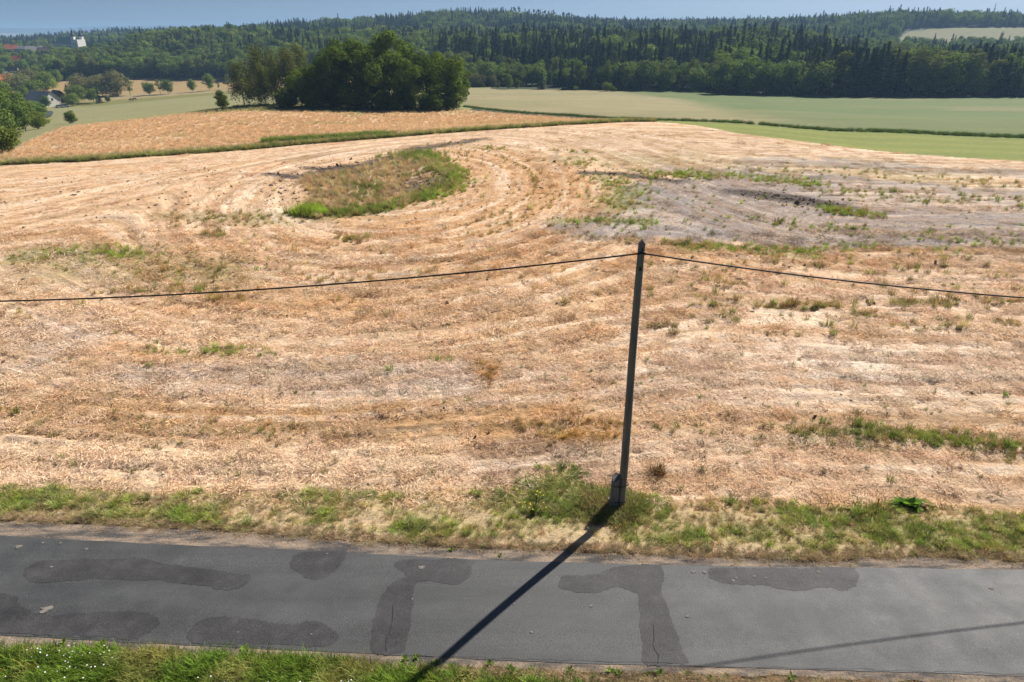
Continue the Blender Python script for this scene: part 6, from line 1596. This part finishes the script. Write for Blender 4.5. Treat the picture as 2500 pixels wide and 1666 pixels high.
car(pxx(137, 371), 372, 0.5, (0.35, 0.38, 0.42), 'grey car parked beside the white one by the farm')

# ------------------------------------------------------------------ small plants by the road
LEAF_W = leafy_mat('weed_leaves', (0.17, 0.25, 0.055), 0.3, 0.25)
LEAF_D = leafy_mat('dark_plant_leaves', (0.16, 0.30, 0.05), 0.35, 0.1)
def rosette(nm, n, r0, h, seed, mat, wide=0.3):
    r = np.random.default_rng(seed); V = []; F = []
    for k in range(n):
        a = r.random() * 6.28; L = r0 * (0.6 + 0.6 * r.random()); el = math.radians(15 + 55 * r.random())
        d = np.array([math.cos(a) * math.cos(el), math.sin(a) * math.cos(el), math.sin(el) * h]); s = np.array([-math.sin(a), math.cos(a), 0]) * L * wide
        k0 = len(V); V += [np.zeros(3), d * L * 0.55 + s * 0.5, d * L * 0.55 - s * 0.5, d * L - np.array([0, 0, 0.15 * L])]
        F.append((k0, k0 + 1, k0 + 3, k0 + 2))
    me = mesh_np(nm, np.array(V), np.array(F), {'lv': np.repeat(0.8 + 0.4 * r.random(n), 4)}); me.materials.append(mat); return me
WEED = [rosette('weed', 18, 0.13, 1.0, 60 + k, LEAF_W) for k in range(4)]
WEEDS = [(-3.483, 10.350), (-2.262, 10.350), (-2.006, 10.400), (-1.718, 10.200), (-1.592, 10.250), (-1.289, 10.150), (-0.929, 10.100), (-0.480, 10.250), (-0.538, 10.050), (-0.069, 10.150), (0.028, 10.050), (0.401, 10.100), (0.562, 10.050), (1.177, 10.050), (0.848, 9.950), (1.651, 9.950), (2.050, 10.050), (2.203, 10.000), (2.783, 10.000), (3.054, 10.050), (3.623, 10.000), (-2.223, 14.050), (-1.545, 13.700), (-0.302, 13.500)] + [(3.012, 10.000), (3.629, 10.000), (4.050, 9.900), (5.719, 9.900), (4.389, 9.950)] + [(-8.498, 10.650), (-7.291, 10.600), (-5.718, 10.600), (-3.487, 10.350), (-8.843, 10.750), (-9.692, 10.800)]
for k, (x, y) in enumerate(WEEDS):
    o = link('weed', WEED[k % 4], None, None, (x, y, 0.0)); s = random.uniform(0.7, 1.25); o.scale = (s, s, s); o.rotation_euler = (0, 0, random.random() * 6.28)
    tag(o, 'small green weed rosette growing at the crumbling road edge', 'weed', 'weeds at the road edge')
x, y = [(11.04, 15.50)][0]
o = link('leafy_plant', rosette('leafy_plant', 90, 0.42, 0.9, 77, LEAF_D, 0.35), None, None, (x, y, 0.0)); o.scale = (1.5, 0.8, 0.7)
tag(o, 'broad-leaved bright green plant at the edge of the straw on the right', 'plant')
x, y = [(4.35, 17.00)][0]
dry = leafy_mat('dry_brown_blades', (0.20, 0.115, 0.05), 0.2, 0.05)
me = blades_mesh('brown_grass_clump', 260, 0.22, 0.25, 0.5, 0.014, 60, 401, 2); me.materials.append(dry)
tag(link('brown_grass_clump', me, None, None, (x, y, 0.0)), 'dark brown dry grass clump right of the pole foot', 'grass clump')
x, y = [(10.12, 15.40)][0]
STK, _nt, _b = new_mat('orange_stalk'); _b.inputs['Base Color'].default_value = (0.72, 0.30, 0.03, 1)
tag(pyobj('orange_stalk', *tube_mesh([(0, 0, -0.05), (0.01, 0, 0.2), (0.005, 0, 0.34)], [0.012, 0.016, 0.02], 6), STK, None, True, (x, y, 0.0)), 'thin upright orange stalk left of the bright green plant', 'stalk')
fp = empty('yellow_flower_plant', (*[(0.62, 15.20)][0], 0.0)); tag(fp, 'yellow flowering herb in the verge left of the pole', 'plant')
me = rosette('herb_leaves', 40, 0.22, 1.2, 91, LEAF_W); link('leaves', me, None, fp)
for k in range(14):
    a = random.random() * 6.28; r_ = 0.55 * math.sqrt(random.random()); h_ = random.uniform(0.22, 0.42); bx_, by_ = r_ * math.cos(a), r_ * math.sin(a)
    stm = link('stem', mesh_np('stem', *tube_np((bx_ * 0.5, by_ * 0.5, 0), (bx_, by_, h_), 0.006, 0.004, 4, 0, 1)), STEM, fp)
    v = [(bx_, by_, h_ + 0.01)] + [(bx_ + 0.019 * math.cos(q), by_ + 0.019 * math.sin(q), h_ + 0.015) for q in np.linspace(0, 6.28, 9)[:-1]]
    pyobj('flower', v, [(0, 1 + q, 1 + (q + 1) % 8) for q in range(8)], YELLOW, stm)

# ------------------------------------------------------------------ air
bm = bmesh.new(); bmesh.ops.create_cube(bm, size=1.0)
for v in bm.verts: v.co = Vector((v.co.x * 30000, 8300 + v.co.y * 17200, 30 + v.co.z * 190))
me = bpy.data.meshes.new('haze'); bm.to_mesh(me); bm.free()
hm = bpy.data.materials.new('summer_haze'); hm.use_nodes = True; nt = hm.node_tree
nt.nodes.remove(nt.nodes['Principled BSDF'])
pv = nt.nodes.new('ShaderNodeVolumePrincipled'); pv.inputs['Color'].default_value = (0.42, 0.68, 1.0, 1); pv.inputs['Density'].default_value = 0.00019; pv.inputs['Anisotropy'].default_value = 0.1
nt.links.new(pv.outputs['Volume'], nt.nodes['Material Output'].inputs['Volume'])
tag(link('haze', me, hm), 'thin bluish summer haze over the far woods', 'haze', kind='stuff')
